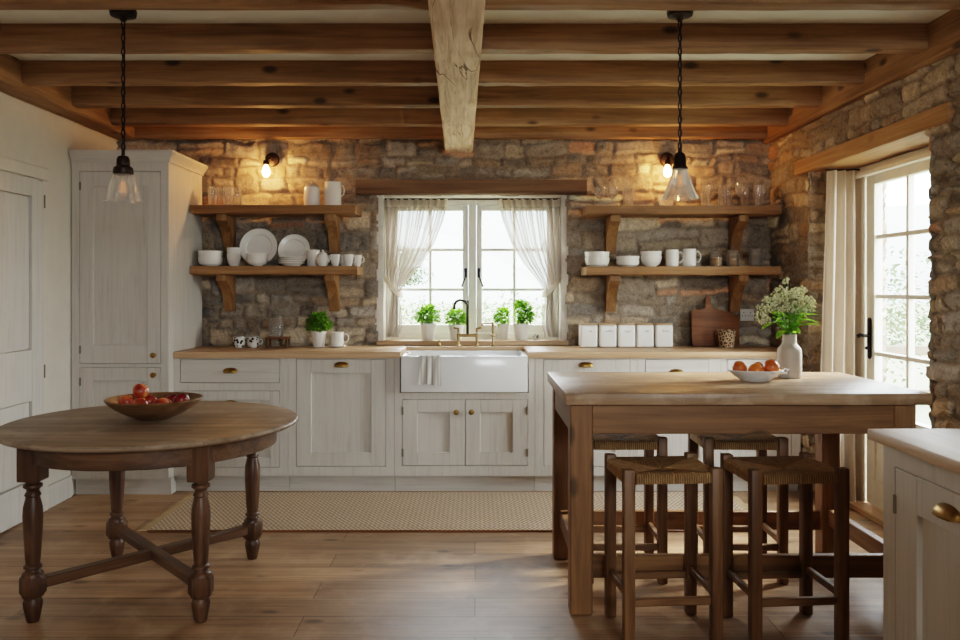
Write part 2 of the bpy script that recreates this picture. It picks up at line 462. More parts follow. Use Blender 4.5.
PAL = [(126, 115, 102), (138, 124, 106), (112, 106, 98), (150, 136, 116), (120, 113, 105), (132, 114, 96), (104, 95, 86), (166, 152, 132), (130, 120, 108), (116, 104, 90), (146, 112, 90)]
PALW = [10, 9, 9, 6, 9, 7, 7, 4, 9, 8, 2]
def stone_panel(name, U0, U1, V0, V1, place, seed, openings=(), res=0.0115, depth=0.028, rowh=(0.065, 0.155)):
    rs = np.random.RandomState(seed); rr = random.Random(seed)
    nu, nv = int((U1 - U0) / res) + 1, int((V1 - V0) / res) + 1
    u = np.linspace(U0, U1, nu); v = np.linspace(V0, V1, nv)
    U, V = np.meshgrid(u, v, indexing='ij')
    Uw = U + vnoise(U, V, 0.17, rs) * 0.028 + vnoise(U, V, 0.05, rs) * 0.011
    Vw = V + vnoise(U, V, 0.33, rs) * 0.03 + vnoise(U, V, 0.12, rs) * 0.012 + vnoise(U, V, 0.05, rs) * 0.007
    # course layout
    rows = [V0 - 0.1]
    while rows[-1] < V1 + 0.1: rows.append(rows[-1] + rr.uniform(*rowh))
    rows = np.array(rows)
    ri = np.clip(np.searchsorted(rows, Vw) - 1, 0, len(rows) - 2)
    H = np.zeros(U.shape); colr = np.zeros(U.shape + (3,))
    mort = np.array(lin((172, 156, 138))[:3])
    fine = vnoise(U, V, 0.028, rs) * 0.55 + vnoise(U, V, 0.06, rs) * 0.6
    for r in range(len(rows) - 1):
        mask = ri == r
        if not mask.any(): continue
        h = rows[r + 1] - rows[r]
        cuts = [U0 - 0.3 - rr.uniform(0, 0.2)]
        stones = []
        while cuts[-1] < U1 + 0.3:
            cuts.append(cuts[-1] + max(0.09, h * rr.uniform(1.0, 3.6)))
        cuts = np.array(cuts)
        uu, vv = Uw[mask], Vw[mask]
        ci = np.clip(np.searchsorted(cuts, uu) - 1, 0, len(cuts) - 2)
        ns = len(cuts) - 1
        split = np.array([rr.random() < (0.34 if h > 0.1 else 0.03) for _ in range(ns)])
        sfrac = np.array([rr.uniform(0.38, 0.62) for _ in range(ns)])
        b = (vv - rows[r]) / h
        sp = split[ci]; sf = sfrac[ci]
        up = sp & (b > sf)
        v0 = np.where(sp, np.where(up, sf, 0.0), 0.0); v1 = np.where(sp, np.where(up, 1.0, sf), 1.0)
        sid = ci * 2 + up
        w = cuts[ci + 1] - cuts[ci]; hh = (v1 - v0) * h
        px = np.abs(uu - (cuts[ci] + cuts[ci + 1]) / 2); py = np.abs((b - (v0 + v1) / 2) * h)
        rad = np.minimum(np.array([rr.uniform(0.012, 0.045) for _ in range(ns * 2)])[sid], hh * 0.4)
        qx, qy = px - (w / 2 - rad), py - (hh / 2 - rad)
        d = rad - (np.hypot(np.maximum(qx, 0), np.maximum(qy, 0)) + np.minimum(np.maximum(qx, qy), 0))
        t = np.clip((d - 0.003) / 0.014, 0, 1); t = t * t * (3 - 2 * t)
        top = np.array([rr.uniform(0.35, 1.0) for _ in range(ns * 2)])[sid]
        tx = np.array([rr.uniform(-1, 1) for _ in range(ns * 2)])[sid]; ty = np.array([rr.uniform(-1, 1) for _ in range(ns * 2)])[sid]
        tilt = (uu - (cuts[ci] + cuts[ci + 1]) / 2) * tx * 0.05 + (b - (v0 + v1) / 2) * h * ty * 0.08
        H[mask] = t * np.clip(depth * top + tilt, depth * 0.2, depth * 1.15) + fine[mask] * (0.003 + 0.0055 * t)
        pc = []
        for _ in range(ns * 2):
            c = rr.choices(PAL, PALW)[0]; k = rr.uniform(1.28, 1.72)
            pc.append([x for x in lin(tuple(min(255, q * k) for q in c))[:3]])
        pc = np.array(pc)[sid]
        colr[mask] = mort * (1 - t)[:, None] + pc * t[:, None]
    pts = place(U.ravel(), V.ravel(), H.ravel())
    idx = np.arange(nu * nv).reshape(nu, nv)
    q = np.stack([idx[:-1, :-1], idx[1:, :-1], idx[1:, 1:], idx[:-1, 1:]], -1).reshape(-1, 4)
    uc = (U[:-1, :-1] + res / 2).ravel(); vc = (V[:-1, :-1] + res / 2).ravel()
    jag = (vnoise(U, V, 0.09, rs) * 0.016 + vnoise(U, V, 0.03, rs) * 0.006)[:-1, :-1].ravel()
    keep = np.ones(len(q), bool)
    for (a0, a1, b0, b1) in openings:
        keep &= ~((uc > a0 + jag) & (uc < a1 + jag) & (vc > b0 + jag * 0.5) & (vc < b1 + jag * 0.5))
    q = q[keep]
    me = bpy.data.meshes.new(name)
    me.vertices.add(len(pts)); me.vertices.foreach_set('co', pts.ravel())
    me.loops.add(len(q) * 4); me.loops.foreach_set('vertex_index', q.ravel().astype(np.int32))
    me.polygons.add(len(q)); me.polygons.foreach_set('loop_start', np.arange(0, len(q) * 4, 4, dtype=np.int32))
    me.polygons.foreach_set('use_smooth', np.ones(len(q), bool))
    ca = me.color_attributes.new('stone', 'FLOAT_COLOR', 'POINT')
    ca.data.foreach_set('color', np.concatenate([colr.reshape(-1, 3), np.ones((len(pts), 1))], 1).ravel().astype(np.float32))
    me.update(); me.validate()
    me.materials.append(M['stone'])
    o = bpy.data.objects.new(name, me); COL.objects.link(o)
    return o

# back wall with the window opening
WX0, WX1, WZ0, WZ1 = -0.675, 0.635, 0.935, 2.03
wb = stone_panel('wall_back', XL, XR + 0.02, 0.0, ZC, lambda u, v, h: np.stack([u, YB + 0.024 - h, v], -1), 11,
                 [(WX0 - 0.04, WX1 + 0.04, 0.948, WZ1 + 0.005)])
tag(wb, 'brown and grey rubble stone wall behind the sink and shelves', 'wall', kind='structure')
bm = B()
for a in ((XL - 0.2, WX0, 0, ZC), (WX1, XR + 0.6, 0, ZC), (WX0, WX1, 0, WZ0 - 0.03), (WX0, WX1, WZ1, ZC)):
    box(bm, a[0], a[1], YB + 0.028, YB + 0.32, a[2], a[3])
obj('window_reveal', bm, M['reveal'], wb, kind='structure')

# right wall with the french door opening
DY0, DY1, DZ = 3.89, 5.28, 2.10
wr = stone_panel('wall_right', -0.6, YB + 0.02, 0.0, ZC, lambda u, v, h: np.stack([XR + 0.024 - h, u, v], -1), 23,
                 [(DY0, DY1, -1, DZ + 0.03)], rowh=(0.06, 0.125))
tag(wr, 'rubble stone wall on the right around the garden door', 'wall', kind='structure')
bm = B()
box(bm, XR + 0.03, XR + 0.5, DY1 + 0.03, YB + 0.3, 0, ZC)
box(bm, XR + 0.03, XR + 0.5, YF, DY0 - 0.03, 0, ZC)
box(bm, XR + 0.03, XR + 0.5, DY0 - 0.03, DY1 + 0.03, DZ + 0.1, ZC)
obj('wall_core', bm, M['reveal'], wr, kind='structure')
bm = B(); box(bm, XR, XR + 0.03, YF, -0.6, 0, ZC); obj('plaster_end', bm, M['cream'], wr, kind='structure')
for nm, yy, sg, sd in (('far_jamb', DY1, 1, 31), ('near_jamb', DY0, -1, 37)):
    j = stone_panel(nm, XR, XR + 0.5, 0.0, DZ + 0.1, lambda u, v, h, yy=yy, sg=sg: np.stack([u, yy + sg * (0.024 - h), v], -1), sd, rowh=(0.06, 0.125))
    j.parent = wr; j['kind'] = 'structure'

bm = B(); box(bm, XL - 0.15, XL, YF, YB + 0.3, 0, ZC)
tag(obj('wall_left', bm, M['cream'], kind='structure'), 'cream painted plaster wall on the left', 'wall')
bm = B(); box(bm, XL - 0.15, XR + 0.5, YF - 0.15, YF, 0, ZC)
tag(obj('wall_front', bm, M['cream'], kind='structure'), 'cream plaster wall behind the viewer', 'wall')
bm = B(); box(bm, XL - 0.15, XR + 0.5, YF - 0.15, YB + 0.32, -0.1, 0)
tag(obj('floor', bm, M['floor'], kind='structure'), 'mid brown wooden board floor', 'floor')
bm = B(); box(bm, XL - 0.15, XR + 0.5, YF - 0.15, YB + 0.32, ZC, ZC + 0.12)
tag(obj('ceiling', bm, M['plaster'], kind='structure'), 'white plaster ceiling above the joists', 'ceiling')
bm = B(); box(bm, XL, XL + 0.018, YF, 4.06, 0, 0.14, 0.004); box(bm, XL, XL + 0.018, 5.0, 5.30, 0, 0.14, 0.004)
tag(obj('baseboard_left', bm, M['doorpaint'], kind='structure'), 'white skirting board along the left wall', 'skirting board')

# ceiling joists, wall plates and the main beam
def rough_box(bm, x0, x1, y0, y1, z0, z1, axis, n, amp, seed, bev):
    r_ = random.Random(seed)
    ks = 6
    rings = []
    for i in range(n + 1):
        t = i / n
        j = [r_.uniform(-amp, amp) for _ in range(8)]
        if axis == 'y':
            y = y0 + (y1 - y0) * t
            q = [(x0 + bev + j[0], z0), (x1 - bev + j[1], z0 + j[2] * .5), (x1, z0 + bev + j[3]), (x1 + j[4] * .5, z1), (x0 + j[5] * .5, z1), (x0, z0 + bev + j[6])]
            rings.append([bm.verts.new((a, y, b)) for a, b in q])
        else:
            x = x0 + (x1 - x0) * t
            q = [(y0 + bev + j[0], z0), (y1 - bev + j[1], z0 + j[2] * .5), (y1, z0 + bev + j[3]), (y1 + j[4] * .5, z1), (y0 + j[5] * .5, z1), (y0, z0 + bev + j[6])]
            rings.append([bm.verts.new((x, a, b)) for a, b in q])
    for a, b in zip(rings, rings[1:]):
        for k in range(6):
            bm.faces.new((a[k], a[(k + 1) % 6], b[(k + 1) % 6], b[k]))
    bm.faces.new(rings[0]); bm.faces.new(rings[-1][::-1])

jy = [-1.4, -0.6, 0.2, 0.9, 1.5, 2.05, 2.6, 3.2, 3.81, 4.43, 4.98, 5.52, 5.90]
joint = ['hidden', 'hidden', 'hidden', 'hidden', 'hidden', 'hidden', 'hidden', 'nearest oak ceiling joist at the top of the view', 'oak ceiling joist just behind the two pendant lamps',
         'third oak ceiling joist back from the top edge', 'fourth oak ceiling joist back from the top edge', 'fifth oak ceiling joist, next to the stone wall one', 'last thin oak ceiling joist against the stone wall']
for i, y in enumerate(jy):
    bm = B()
    w = 0.085 if y < 5.8 else 0.06
    zb = 2.46 if i < 11 else (2.452 if i == 11 else 2.43)
    rough_box(bm, -2.46, 2.125, y, y + w, zb, ZC - 0.0005, 'x', 40, 0.004, 50 + i, 0.008)
    o = obj('ceiling_joist', bm, M['oak_x'], kind='structure')
    if joint[i] != 'hidden': tag(o, joint[i], 'joist', 'oak ceiling joists', 'structure')
    else: tag(o, 'oak ceiling joist overhead in front of the pendant lamps', 'joist', 'oak ceiling joists', 'structure')
bm = B(); rough_box(bm, XL + 0.001, -2.45, YF, YB - 0.01, 2.43, ZC - 0.0005, 'y', 60, 0.004, 90, 0.01)
tag(obj('ceiling_beam', bm, M['oak_y'], kind='structure'), 'oak wall plate beam along the left wall top', 'beam')
bm = B(); rough_box(bm, 2.105, XR + 0.02, YF, YB - 0.01, 2.405, ZC - 0.0005, 'y', 60, 0.004, 91, 0.01)
tag(obj('ceiling_beam', bm, M['oak_y'], kind='structure'), 'oak wall plate beam along the right stone wall top', 'beam')
bm = B(); rough_box(bm, -0.1, 0.1, -9.15, 0, 2.335, ZC + 0.02, 'y', 90, 0.007, 92, 0.014)
o = obj('ceiling_beam', bm, M['beam'], loc=(-0.118, 5.985, 0), kind='structure'); o.rotation_euler = (0, 0, math.radians(1.0))
tag(o, 'pale hewn central beam with cracks running towards the window', 'beam')

# lintels
bm = B(); rough_box(bm, -0.865, 0.812, 5.945, 6.2, WZ1 + 0.002, 2.135, 'x', 26, 0.004, 93, 0.01)
tag(obj('trim_1', bm, M['lintel'], kind='structure'), 'dark cracked oak lintel above the sink window', 'lintel')
bm = B(); rough_box(bm, XR - 0.012, XR + 0.45, 3.71, 5.49, DZ + 0.0, 2.19, 'y', 30, 0.002, 94, 0.006)
tag(obj('trim_2', bm, M['lintel_y'], kind='structure'), 'warm oak lintel above the garden door', 'lintel')

# ------------------------------------------------------------------ window over the sink
wn = thing('window_1', 'white casement window over the sink with six panes each side', 'window', (0, 6.2, 0), kind='structure')
fx0, fx1, fz0, fz1 = WX0 + 0.002, WX1 - 0.002, 0.99, WZ1 - 0.005
mid = -0.02
bm = B()
box(bm, fx0, fx1, 0, 0.07, fz1 - 0.045, fz1, 0.004); box(bm, fx0, fx1, 0, 0.07, fz0 - 0.03, fz0 + 0.02, 0.004)
box(bm, fx0, fx0 + 0.045, 0, 0.07, fz0, fz1, 0.004); box(bm, fx1 - 0.045, fx1, 0, 0.07, fz0, fz1, 0.004)
box(bm, mid - 0.03, mid + 0.03, -0.005, 0.07, fz0, fz1, 0.004)
obj('window_frame', bm, M['white_frame'], wn)
for side in (0, 1):
    x0, x1 = (fx0 + 0.048, mid - 0.032) if side == 0 else (mid + 0.032, fx1 - 0.048)
    z0, z1 = fz0 + 0.022, fz1 - 0.048
    bm = B()
    w = 0.042
    box(bm, x0, x0 + w, 0.008, 0.055, z0, z1, 0.004); box(bm, x1 - w, x1, 0.008, 0.055, z0, z1, 0.004)
    box(bm, x0 + w, x1 - w, 0.0085, 0.055, z0, z0 + 0.06, 0.003); box(bm, x0 + w, x1 - w, 0.0085, 0.055, z1 - w, z1, 0.003)
    xm = (x0 + x1) / 2 + (-0.02 if side == 0 else 0.02) * 0
    box(bm, xm - 0.011, xm + 0.011, 0.015, 0.05, z0 + 0.06, z1 - w, 0.003)
    for zz in (1.338, 1.64): box(bm, x0 + w, x1 - w, 0.016, 0.049, zz - 0.011, zz + 0.011, 0.003)
    cs = obj('casement', bm, M['white_frame'], wn)
    bm = B(); box(bm, x0 + 0.02, x1 - 0.02, 0.030, 0.034, z0 + 0.02, z1 - 0.02); obj('pane', bm, M['pane'], cs)
    bm = B()
    hx = x1 - 0.02 if side == 0 else x0 + 0.02
    box(bm, hx - 0.011, hx + 0.011, -0.004, 0.008, 1.43, 1.50, 0.003)
    sx_ = -1 if side == 0 else 1
    tube(bm, [(hx, -0.02, 1.47), (hx + sx_ * 0.006, -0.022, 1.42), (hx + sx_ * 0.024, -0.022, 1.375), (hx + sx_ * 0.03, -0.02, 1.36)], [0.008, 0.007, 0.006, 0.008], 8)
    tube(bm, [(hx, 0.0, 1.468), (hx, -0.022, 1.468)], 0.007, 8)
    obj('window_latch', bm, M['iron'], cs)
bm = B(); box(bm, WX0 - 0.045, WX1 + 0.045, 5.972, 6.21, 0.932, 0.964, 0.004)
tag(obj('trim_3', bm, M['worktop'], kind='structure'), 'oak window board on which the herb pots stand', 'window sill')

# ------------------------------------------------------------------ garden door (french door, right)
dr = thing('door_1', 'ivory glazed garden door with small panes in the right wall', 'door', (2.40, 5.28, 0), -PI / 2, kind='structure')
W = 1.39
bm = B()
box(bm, 0.003, 0.235, 0, 0.07, 0, 2.06, 0.004); box(bm, W - 0.23, W - 0.003, 0, 0.07, 0, 2.06, 0.004)
box(bm, 0.003, W - 0.003, -0.02, 0.09, 2.045, 2.097, 0.006); box(bm, 0.003, W - 0.003, -0.045, 0.0, 2.03, 2.06, 0.004)
box(bm, 0.215, 0.245, -0.015, 0.0, 0, 2.045, 0.004)
obj('door_frame', bm, M['doorframe'], dr)
bm = B(); box(bm, 0.003, W - 0.003, -0.10, 0.1, 0.0, 0.035, 0.006); obj('threshold', bm, M['worktop'], dr)
a0, a1 = 0.25, 1.155
bm = B()
st = 0.10
box(bm, a0, a0 + st, 0.0, 0.05, 0.04, 2.042, 0.004); box(bm, a1 - st, a1, 0.0, 0.05, 0.04, 2.042, 0.004)
box(bm, a0 + st, a1 - st, 0.0, 0.05, 1.975, 2.042, 0.004); box(bm, a0 + st, a1 - st, 0.0, 0.05, 0.50, 0.61, 0.004)
box(bm, a0 + st, a1 - st, 0.0, 0.05, 0.04, 0.2, 0.004)
box(bm, a0 + st, a1 - st, 0.014, 0.036, 0.2, 0.5)
box(bm, a0 + st + 0.06, a1 - st - 0.06, 0.006, 0.03, 0.25, 0.45, 0.006)
xm = a0 + st + 0.362
box(bm, xm - 0.013, xm + 0.013, 0.006, 0.044, 0.6, 1.98, 0.004)
for zz in (1.656, 1.30, 0.955): box(bm, a0 + st, a1 - st, 0.007, 0.043, zz - 0.013, zz + 0.013, 0.004)
lf = obj('door_leaf', bm, M['doorframe'], dr)
bm = B(); box(bm, a0 + st - 0.01, a1 - st + 0.01, 0.024, 0.028, 0.58, 2.0); obj('pane', bm, M['pane'], lf)
bm = B()
hx = a0 + 0.05
box(bm, hx - 0.022, hx + 0.022, -0.008, 0.0, 0.945, 1.145, 0.006); sphere(bm, (hx, -0.004, 1.15), 0.022, 12, 8, (1, .4, 1)); sphere(bm, (hx, -0.004, 0.94), 0.022, 12, 8, (1, .4, 1))
tube(bm, [(hx, -0.005, 1.06), (hx, -0.045, 1.06)], 0.010, 10)
tube(bm, [(hx, -0.045, 1.06), (hx - 0.02, -0.05, 1.065), (hx - 0.04, -0.05, 1.05), (hx - 0.055, -0.045, 1.06)], [0.009, 0.010, 0.008, 0.011], 10)
tube(bm, [(hx, -0.012, 0.985), (hx - 0.012, -0.02, 0.985)], 0.011, 8)
obj('door_handle', bm, M['iron'], lf)

# ------------------------------------------------------------------ left panelled door
def panel_slab(bm, w, h0, h1, st, rails, y0=0.0, t=0.03, rec=0.012, gap=-0.004):
    """stiles, rails and recessed panels; front at y0 facing -Y"""
    box(bm, 0, st, y0, y0 + t, h0, h1, 0.002); box(bm, w - st, w, y0, y0 + t, h0, h1, 0.002)
    for (r0, r1) in rails: box(bm, st, w - st, y0, y0 + t, r0, r1, 0.002)
    for (ra, rb) in zip(rails, rails[1:]):
        p0, p1 = ra[1], rb[0]
        box(bm, st + gap, w - st - gap, y0 + rec, y0 + t + 0.004, p0 + gap, p1 - gap)
d2 = thing('door_2', 'off white two panel interior door in the left wall', 'door', (XL + 0.002, 4.06, 0), PI / 2, kind='structure')
bm = B()
box(bm, 0.87, 0.935, -0.022, 0.0, 0, 1.999, 0.004); box(bm, -0.06, 0.01, -0.022, 0.0, 0, 1.999, 0.004); box(bm, -0.06, 0.935, -0.022, 0.0, 2.0, 2.075, 0.004)
obj('door_frame', bm, M['cream'], d2)
bm = B(); bm2 = bm
panel_slab(bm, 0.85, 0.012, 1.985, 0.13, [(0.012, 0.22), (0.69, 0.99), (1.885, 1.985)], -0.03, 0.03, 0.016, 0.007)
lf = obj('door_leaf', bm, M['doorpaint'], d2, loc=(0.014, 0, 0))
bm = B()
for zz in (1.87, 0.85): box(bm, 0.850, 0.862, -0.034, -0.027, zz - 0.04, zz + 0.04, 0.002)
obj('hinge', bm, M['hinge'], lf)
bm = B(); lathe(bm, [(0, 0), (0.012, 0), (0.012, 0.03), (0.028, 0.04), (0.03, 0.055), (0.018, 0.068), (0, 0.07)], (0.06, -0.03, 1.0), 16, Matrix.Rotation(PI / 2, 4, 'X'))
obj('door_knob', bm, M['brass'], lf)

# ------------------------------------------------------------------ cabinet furniture
def cup_pull(parent, x, y, z, w=0.047):
    bm = B(); n, m = 16, 6
    g = [[bm.verts.new((w * math.cos(PI * i / n), -0.027 * math.sin(PI * i / n) ** 0.6 * math.cos(PI / 2 * j / m) - 0.001, 0.032 * math.sin(PI * i / n) ** 0.5 * math.sin(PI / 2 * j / m) - 0.012)) for j in range(m + 1)] for i in range(n + 1)]
    for i in range(n):
        for j in range(m):
            try: bm.faces.new((g[i][j], g[i + 1][j], g[i + 1][j + 1], g[i][j + 1]))
            except ValueError: pass
    for s in (-1, 1): tube(bm, [(s * w, -0.002, -0.012), (s * w * 0.7, -0.024, -0.013), (0, -0.029, -0.013)], 0.0025, 6)
    return obj('handle', bm, M['brass'], parent, loc=(x, y, z))
KNOB = [(0, 0), (0.012, 0), (0.010, 0.004), (0.006, 0.010), (0.006, 0.018), (0.015, 0.024), (0.018, 0.032), (0.014, 0.040), (0, 0.043)]
def knob(parent, x, y, z):
    bm = B(); lathe(bm, KNOB, (0, 0, 0), 16, Matrix.Rotation(PI / 2, 4, 'X'))
    return obj('knob', bm, M['brass'], parent, loc=(x, y, z))
def hinges(parent, x, y, zs):
    for z in zs:
        bm = B(); tube(bm, [(0, 0, -0.026), (0, 0, 0.026)], 0.0055, 8); box(bm, -0.006, 0.006, -0.001, 0.004, -0.026, 0.026)
        obj('hinge', bm, M['hinge'], parent, loc=(x, y - 0.002, z))
G = 0.003
def cab_door(parent, x0, x1, z0, z1, st=0.085, rt=0.085, rb=None, name='door'):
    bm = B(); w = x1 - x0 - 2 * G
    panel_slab(bm, w, 0, z1 - z0 - 2 * G, st, [(0, rb or rt), (z1 - z0 - 2 * G - rt, z1 - z0 - 2 * G)], 0.0, 0.022, 0.016)
    return obj(name, bm, M['cab'], parent, loc=(x0 + G, 0.0, z0 + G))
def drawer_front(parent, x0, x1, z0, z1):
    bm = B(); box(bm, 0, x1 - x0 - 2 * G, 0, 0.022, 0, z1 - z0 - 2 * G, 0.003)
    return obj('drawer', bm, M['cab_x'], parent, loc=(x0 + G, 0.0, z0 + G))
def carcass(parent, w, d, z0, z1, holes, mat=None):
    """face frame (everything not in a hole), body behind and plinth"""
    mat = mat or M['cab']
    bm = B()
    xs = sorted({0, w} | {h[0] for h in holes} | {h[1] for h in holes}); zs = sorted({z0, z1} | {h[2] for h in holes} | {h[3] for h in holes})
    for i in range(len(zs) - 1):
        run = None
        for k in range(len(xs) - 1):
            cx, cz = (xs[k] + xs[k + 1]) / 2, (zs[i] + zs[i + 1]) / 2
            inside = any(h[0] < cx < h[1] and h[2] < cz < h[3] for h in holes)
            if not inside:
                run = [xs[k], xs[k + 1]] if run is None else [run[0], xs[k + 1]]
            if inside and run: box(bm, run[0], run[1], 0, 0.022, zs[i], zs[i + 1]); run = None
        if run: box(bm, run[0], run[1], 0, 0.022, zs[i], zs[i + 1])
    obj('face_frame', bm, mat, parent)
    bm = B(); box(bm, 0.001, w - 0.001, 0.0225, d, z0, z1); obj('carcass', bm, mat, parent)
    bm = B(); box(bm, 0.001, w - 0.001, 0.05, d, 0.001, z0 - 0.001); obj('plinth', bm, M['cab_x'], parent)

FY = 5.40; ZT = 0.888; DEP = 0.565
def px(x): return (x - 475) / 151.9
def unit(label, xa, xb):
    return thing('base_cabinet', label, 'cabinet', (xa + 0.001, FY, 0), group='limed base cabinets along the back wall'), xa + 0.001, xb - xa - 0.002
# A: two drawers
u, o0, w = unit('limed base cabinet with two drawers beside the tall cupboard', px(173.4), px(288))
h = [(px(180) - o0, px(280) - o0, 0.7246, 0.883), (px(180) - o0, px(280) - o0, 0.168, 0.6745)]
carcass(u, w, DEP, 0.112, ZT, h)
d = drawer_front(u, *h[0]); cup_pull(d, px(230) - px(180), 0, 0.078)
d = cab_door(u, *h[1], st=0.06, rt=0.06, name='drawer'); cup_pull(d, px(230) - px(180), 0, 0.42)
# B: integrated appliance door
u, o0, w = unit('limed base cabinet with one full height door left of the sink', px(288), px(394.3))
h = [(px(296) - o0, px(386) - o0, 0.174, 0.883)]
carcass(u, w, DEP, 0.112, ZT, h); d = cab_door(u, *h[0], st=0.096, rt=0.09); cup_pull(d, px(341) - px(296), 0, 0.668)
# C: sink cupboard
u, o0, w = unit('limed cupboard with two small doors under the white sink', px(394.3), px(535))
h = [(px(402) - o0, px(465) - o0, 0.178, 0.619), (px(465) - o0, px(528) - o0, 0.178, 0.619)]
bm = B()
wa, wc, wd = px(401) - 0.008 - o0, px(527.5) + 0.008 - o0, w
box(bm, 0, h[0][0], 0, 0.022, 0.112, 0.66); box(bm, h[1][1], w, 0, 0.022, 0.112, 0.66)
box(bm, h[0][0], h[1][1], 0, 0.022, 0.112, 0.178); box(bm, h[0][0], h[1][1], 0, 0.022, 0.619, 0.66)
box(bm, 0, wa, 0, 0.022, 0.66, ZT); box(bm, wc, w, 0, 0.022, 0.66, ZT)
obj('face_frame', bm, M['cab'], u)
bm = B(); box(bm, 0.001, w - 0.001, 0.0225, DEP, 0.112, 0.66); obj('carcass', bm, M['cab'], u)
bm = B(); box(bm, 0.001, w - 0.001, 0.05, DEP, 0.001, 0.111); obj('plinth', bm, M['cab_x'], u)
d = cab_door(u, *h[0], st=0.098, rt=0.085); knob(d, px(456) - px(402), 0, 0.355); hinges(d, 0.001, 0, (0.36, 0.085))
d = cab_door(u, *h[1], st=0.098, rt=0.085); knob(d, px(471) - px(465), 0, 0.355); hinges(d, px(528) - px(465) - 0.007, 0, (0.36, 0.085))
# D: full door
u, o0, w = unit('limed base cabinet with one full height door right of the sink', px(535), px(637))
h = [(px(543.5) - o0, px(630.4) - o0, 0.174, 0.883)]
carcass(u, w, DEP, 0.112, ZT, h); d = cab_door(u, *h[0], st=0.096, rt=0.09); cup_pull(d, px(585.5) - px(543.5), 0, 0.668)
# E / F drawers
for lab, xa, xb, hx0, hx1, hc in (('limed drawer cabinet behind the island, in front of the white canisters', 637, 720.5, 645, 709, 676), ('limed corner drawer cabinet behind the vase', 720.5, 801, 727, 792, 760)):
    u, o0, w = unit(lab, px(xa), px(xb))
    h = [(px(hx0) - o0, px(hx1) - o0, 0.7246, 0.883), (px(hx0) - o0, px(hx1) - o0, 0.168, 0.6745)]
    carcass(u, w, DEP, 0.112, ZT, h)
    d = drawer_front(u, *h[0]); cup_pull(d, px(hc) - px(hx0), 0, 0.07)
    d = cab_door(u, *h[1], st=0.06, rt=0.06)

# worktop with a notch for the sink
SX0, SX1, SYB = px(401) - 0.003, px(527.5) + 0.003, 5.855
bm = B()
XW = XR - 0.012
pts = [(-1.978, 5.38), (SX0, 5.38), (SX0, SYB), (SX1, SYB), (SX1, 5.38), (XW, 5.38), (XW, 5.968), (-1.978, 5.968)]
prism(bm, pts, 'z', 0.889, 0.93, 0.003)
tag(obj('worktop', bm, M['worktop']), 'long oak worktop over the base cabinets along the stone wall', 'worktop')

# sink
sk = thing('sink', 'white apron front fireclay sink under the window', 'sink', ((SX0 + SX1) / 2, 5.36, 0.667))
sw = (SX1 - SX0) / 2 - 0.004; sd = SYB - 5.36 - 0.004; sh = 0.905 - 0.667
bm = B()
box(bm, -sw, sw, 0, 0.03, 0, sh, 0.008, 2); box(bm, -sw, sw, sd - 0.03, sd, 0.002, sh, 0.006, 2)
box(bm, -sw, -sw + 0.03, 0.01, sd - 0.01, 0.002, sh, 0.006, 2); box(bm, sw - 0.03, sw, 0.01, sd - 0.01, 0.002, sh, 0.006, 2); box(bm, -sw + 0.01, sw - 0.01, 0.01, sd - 0.01, 0.002, 0.03)
obj('basin', bm, M['fireclay'], sk)
bm = B(); lathe(bm, [(0, 0.032), (0.03, 0.032), (0.034, 0.034), (0.04, 0.031)], (0, sd / 2, 0), 20); obj('drain', bm, M['brightbrass'], sk)

# tea towel over the sink rim
bm = B()
nu, nv = 22, 26
g = []
L = [(5.393, 0.80), (5.392, 0.88), (5.386, 0.9065), (5.375, 0.9085), (5.362, 0.9075), (5.3565, 0.9), (5.355, 0.87)]
path = [(5.3955, 0.85), (5.394, 0.90), (5.390, 0.9085), (5.375, 0.910), (5.360, 0.909), (5.354, 0.902)]
for k in range(20): path.append((5.352, 0.895 - k * 0.0094))
for j, (yy, zz) in enumerate(path):
    row = []
    dn = max(0, j - 5) / 20
    for i in range(nu):
        t = i / (nu - 1)
        xx = px(419.5) + (px(441) - px(419.5)) * (t * (1 + 0.06 * dn) - 0.03 * dn)
        fold = (0.5 + 0.5 * math.sin(t * 17 + dn * 1.5)) * 0.008 * min(1, dn * 3)
        row.append(bm.verts.new((xx, yy - fold, zz + (0.006 * math.sin(t * 5) if j == len(path) - 1 else 0))))
    g.append(row)
for a, b in zip(g, g[1:]):
    for i in range(nu - 1): bm.faces.new((a[i], a[i + 1], b[i + 1], b[i]))
def towelmat():
    t = NT('striped_towel'); co = t.coords(False)
    sx = t.add('ShaderNodeSeparateXYZ'); t.link(co, sx.inputs[0])
    f = t.math('MULTIPLY_ADD', t.math('SINE', t.math('MULTIPLY', sx.outputs[0], 2 * PI / 0.036)), 0.5, 0.5)
    t.col(t.ramp(f, [(0.72, (212, 208, 200)), (0.86, (168, 164, 156))])); t.set(Roughness=0.95, Specular_IOR_Level=0.1)
    t.bump(t.noise(co, 400, 2), 0.4, 0.002)
    return t.m
tag(obj('tea_towel', bm, towelmat()), 'pale grey striped tea towel hanging over the sink front', 'towel')

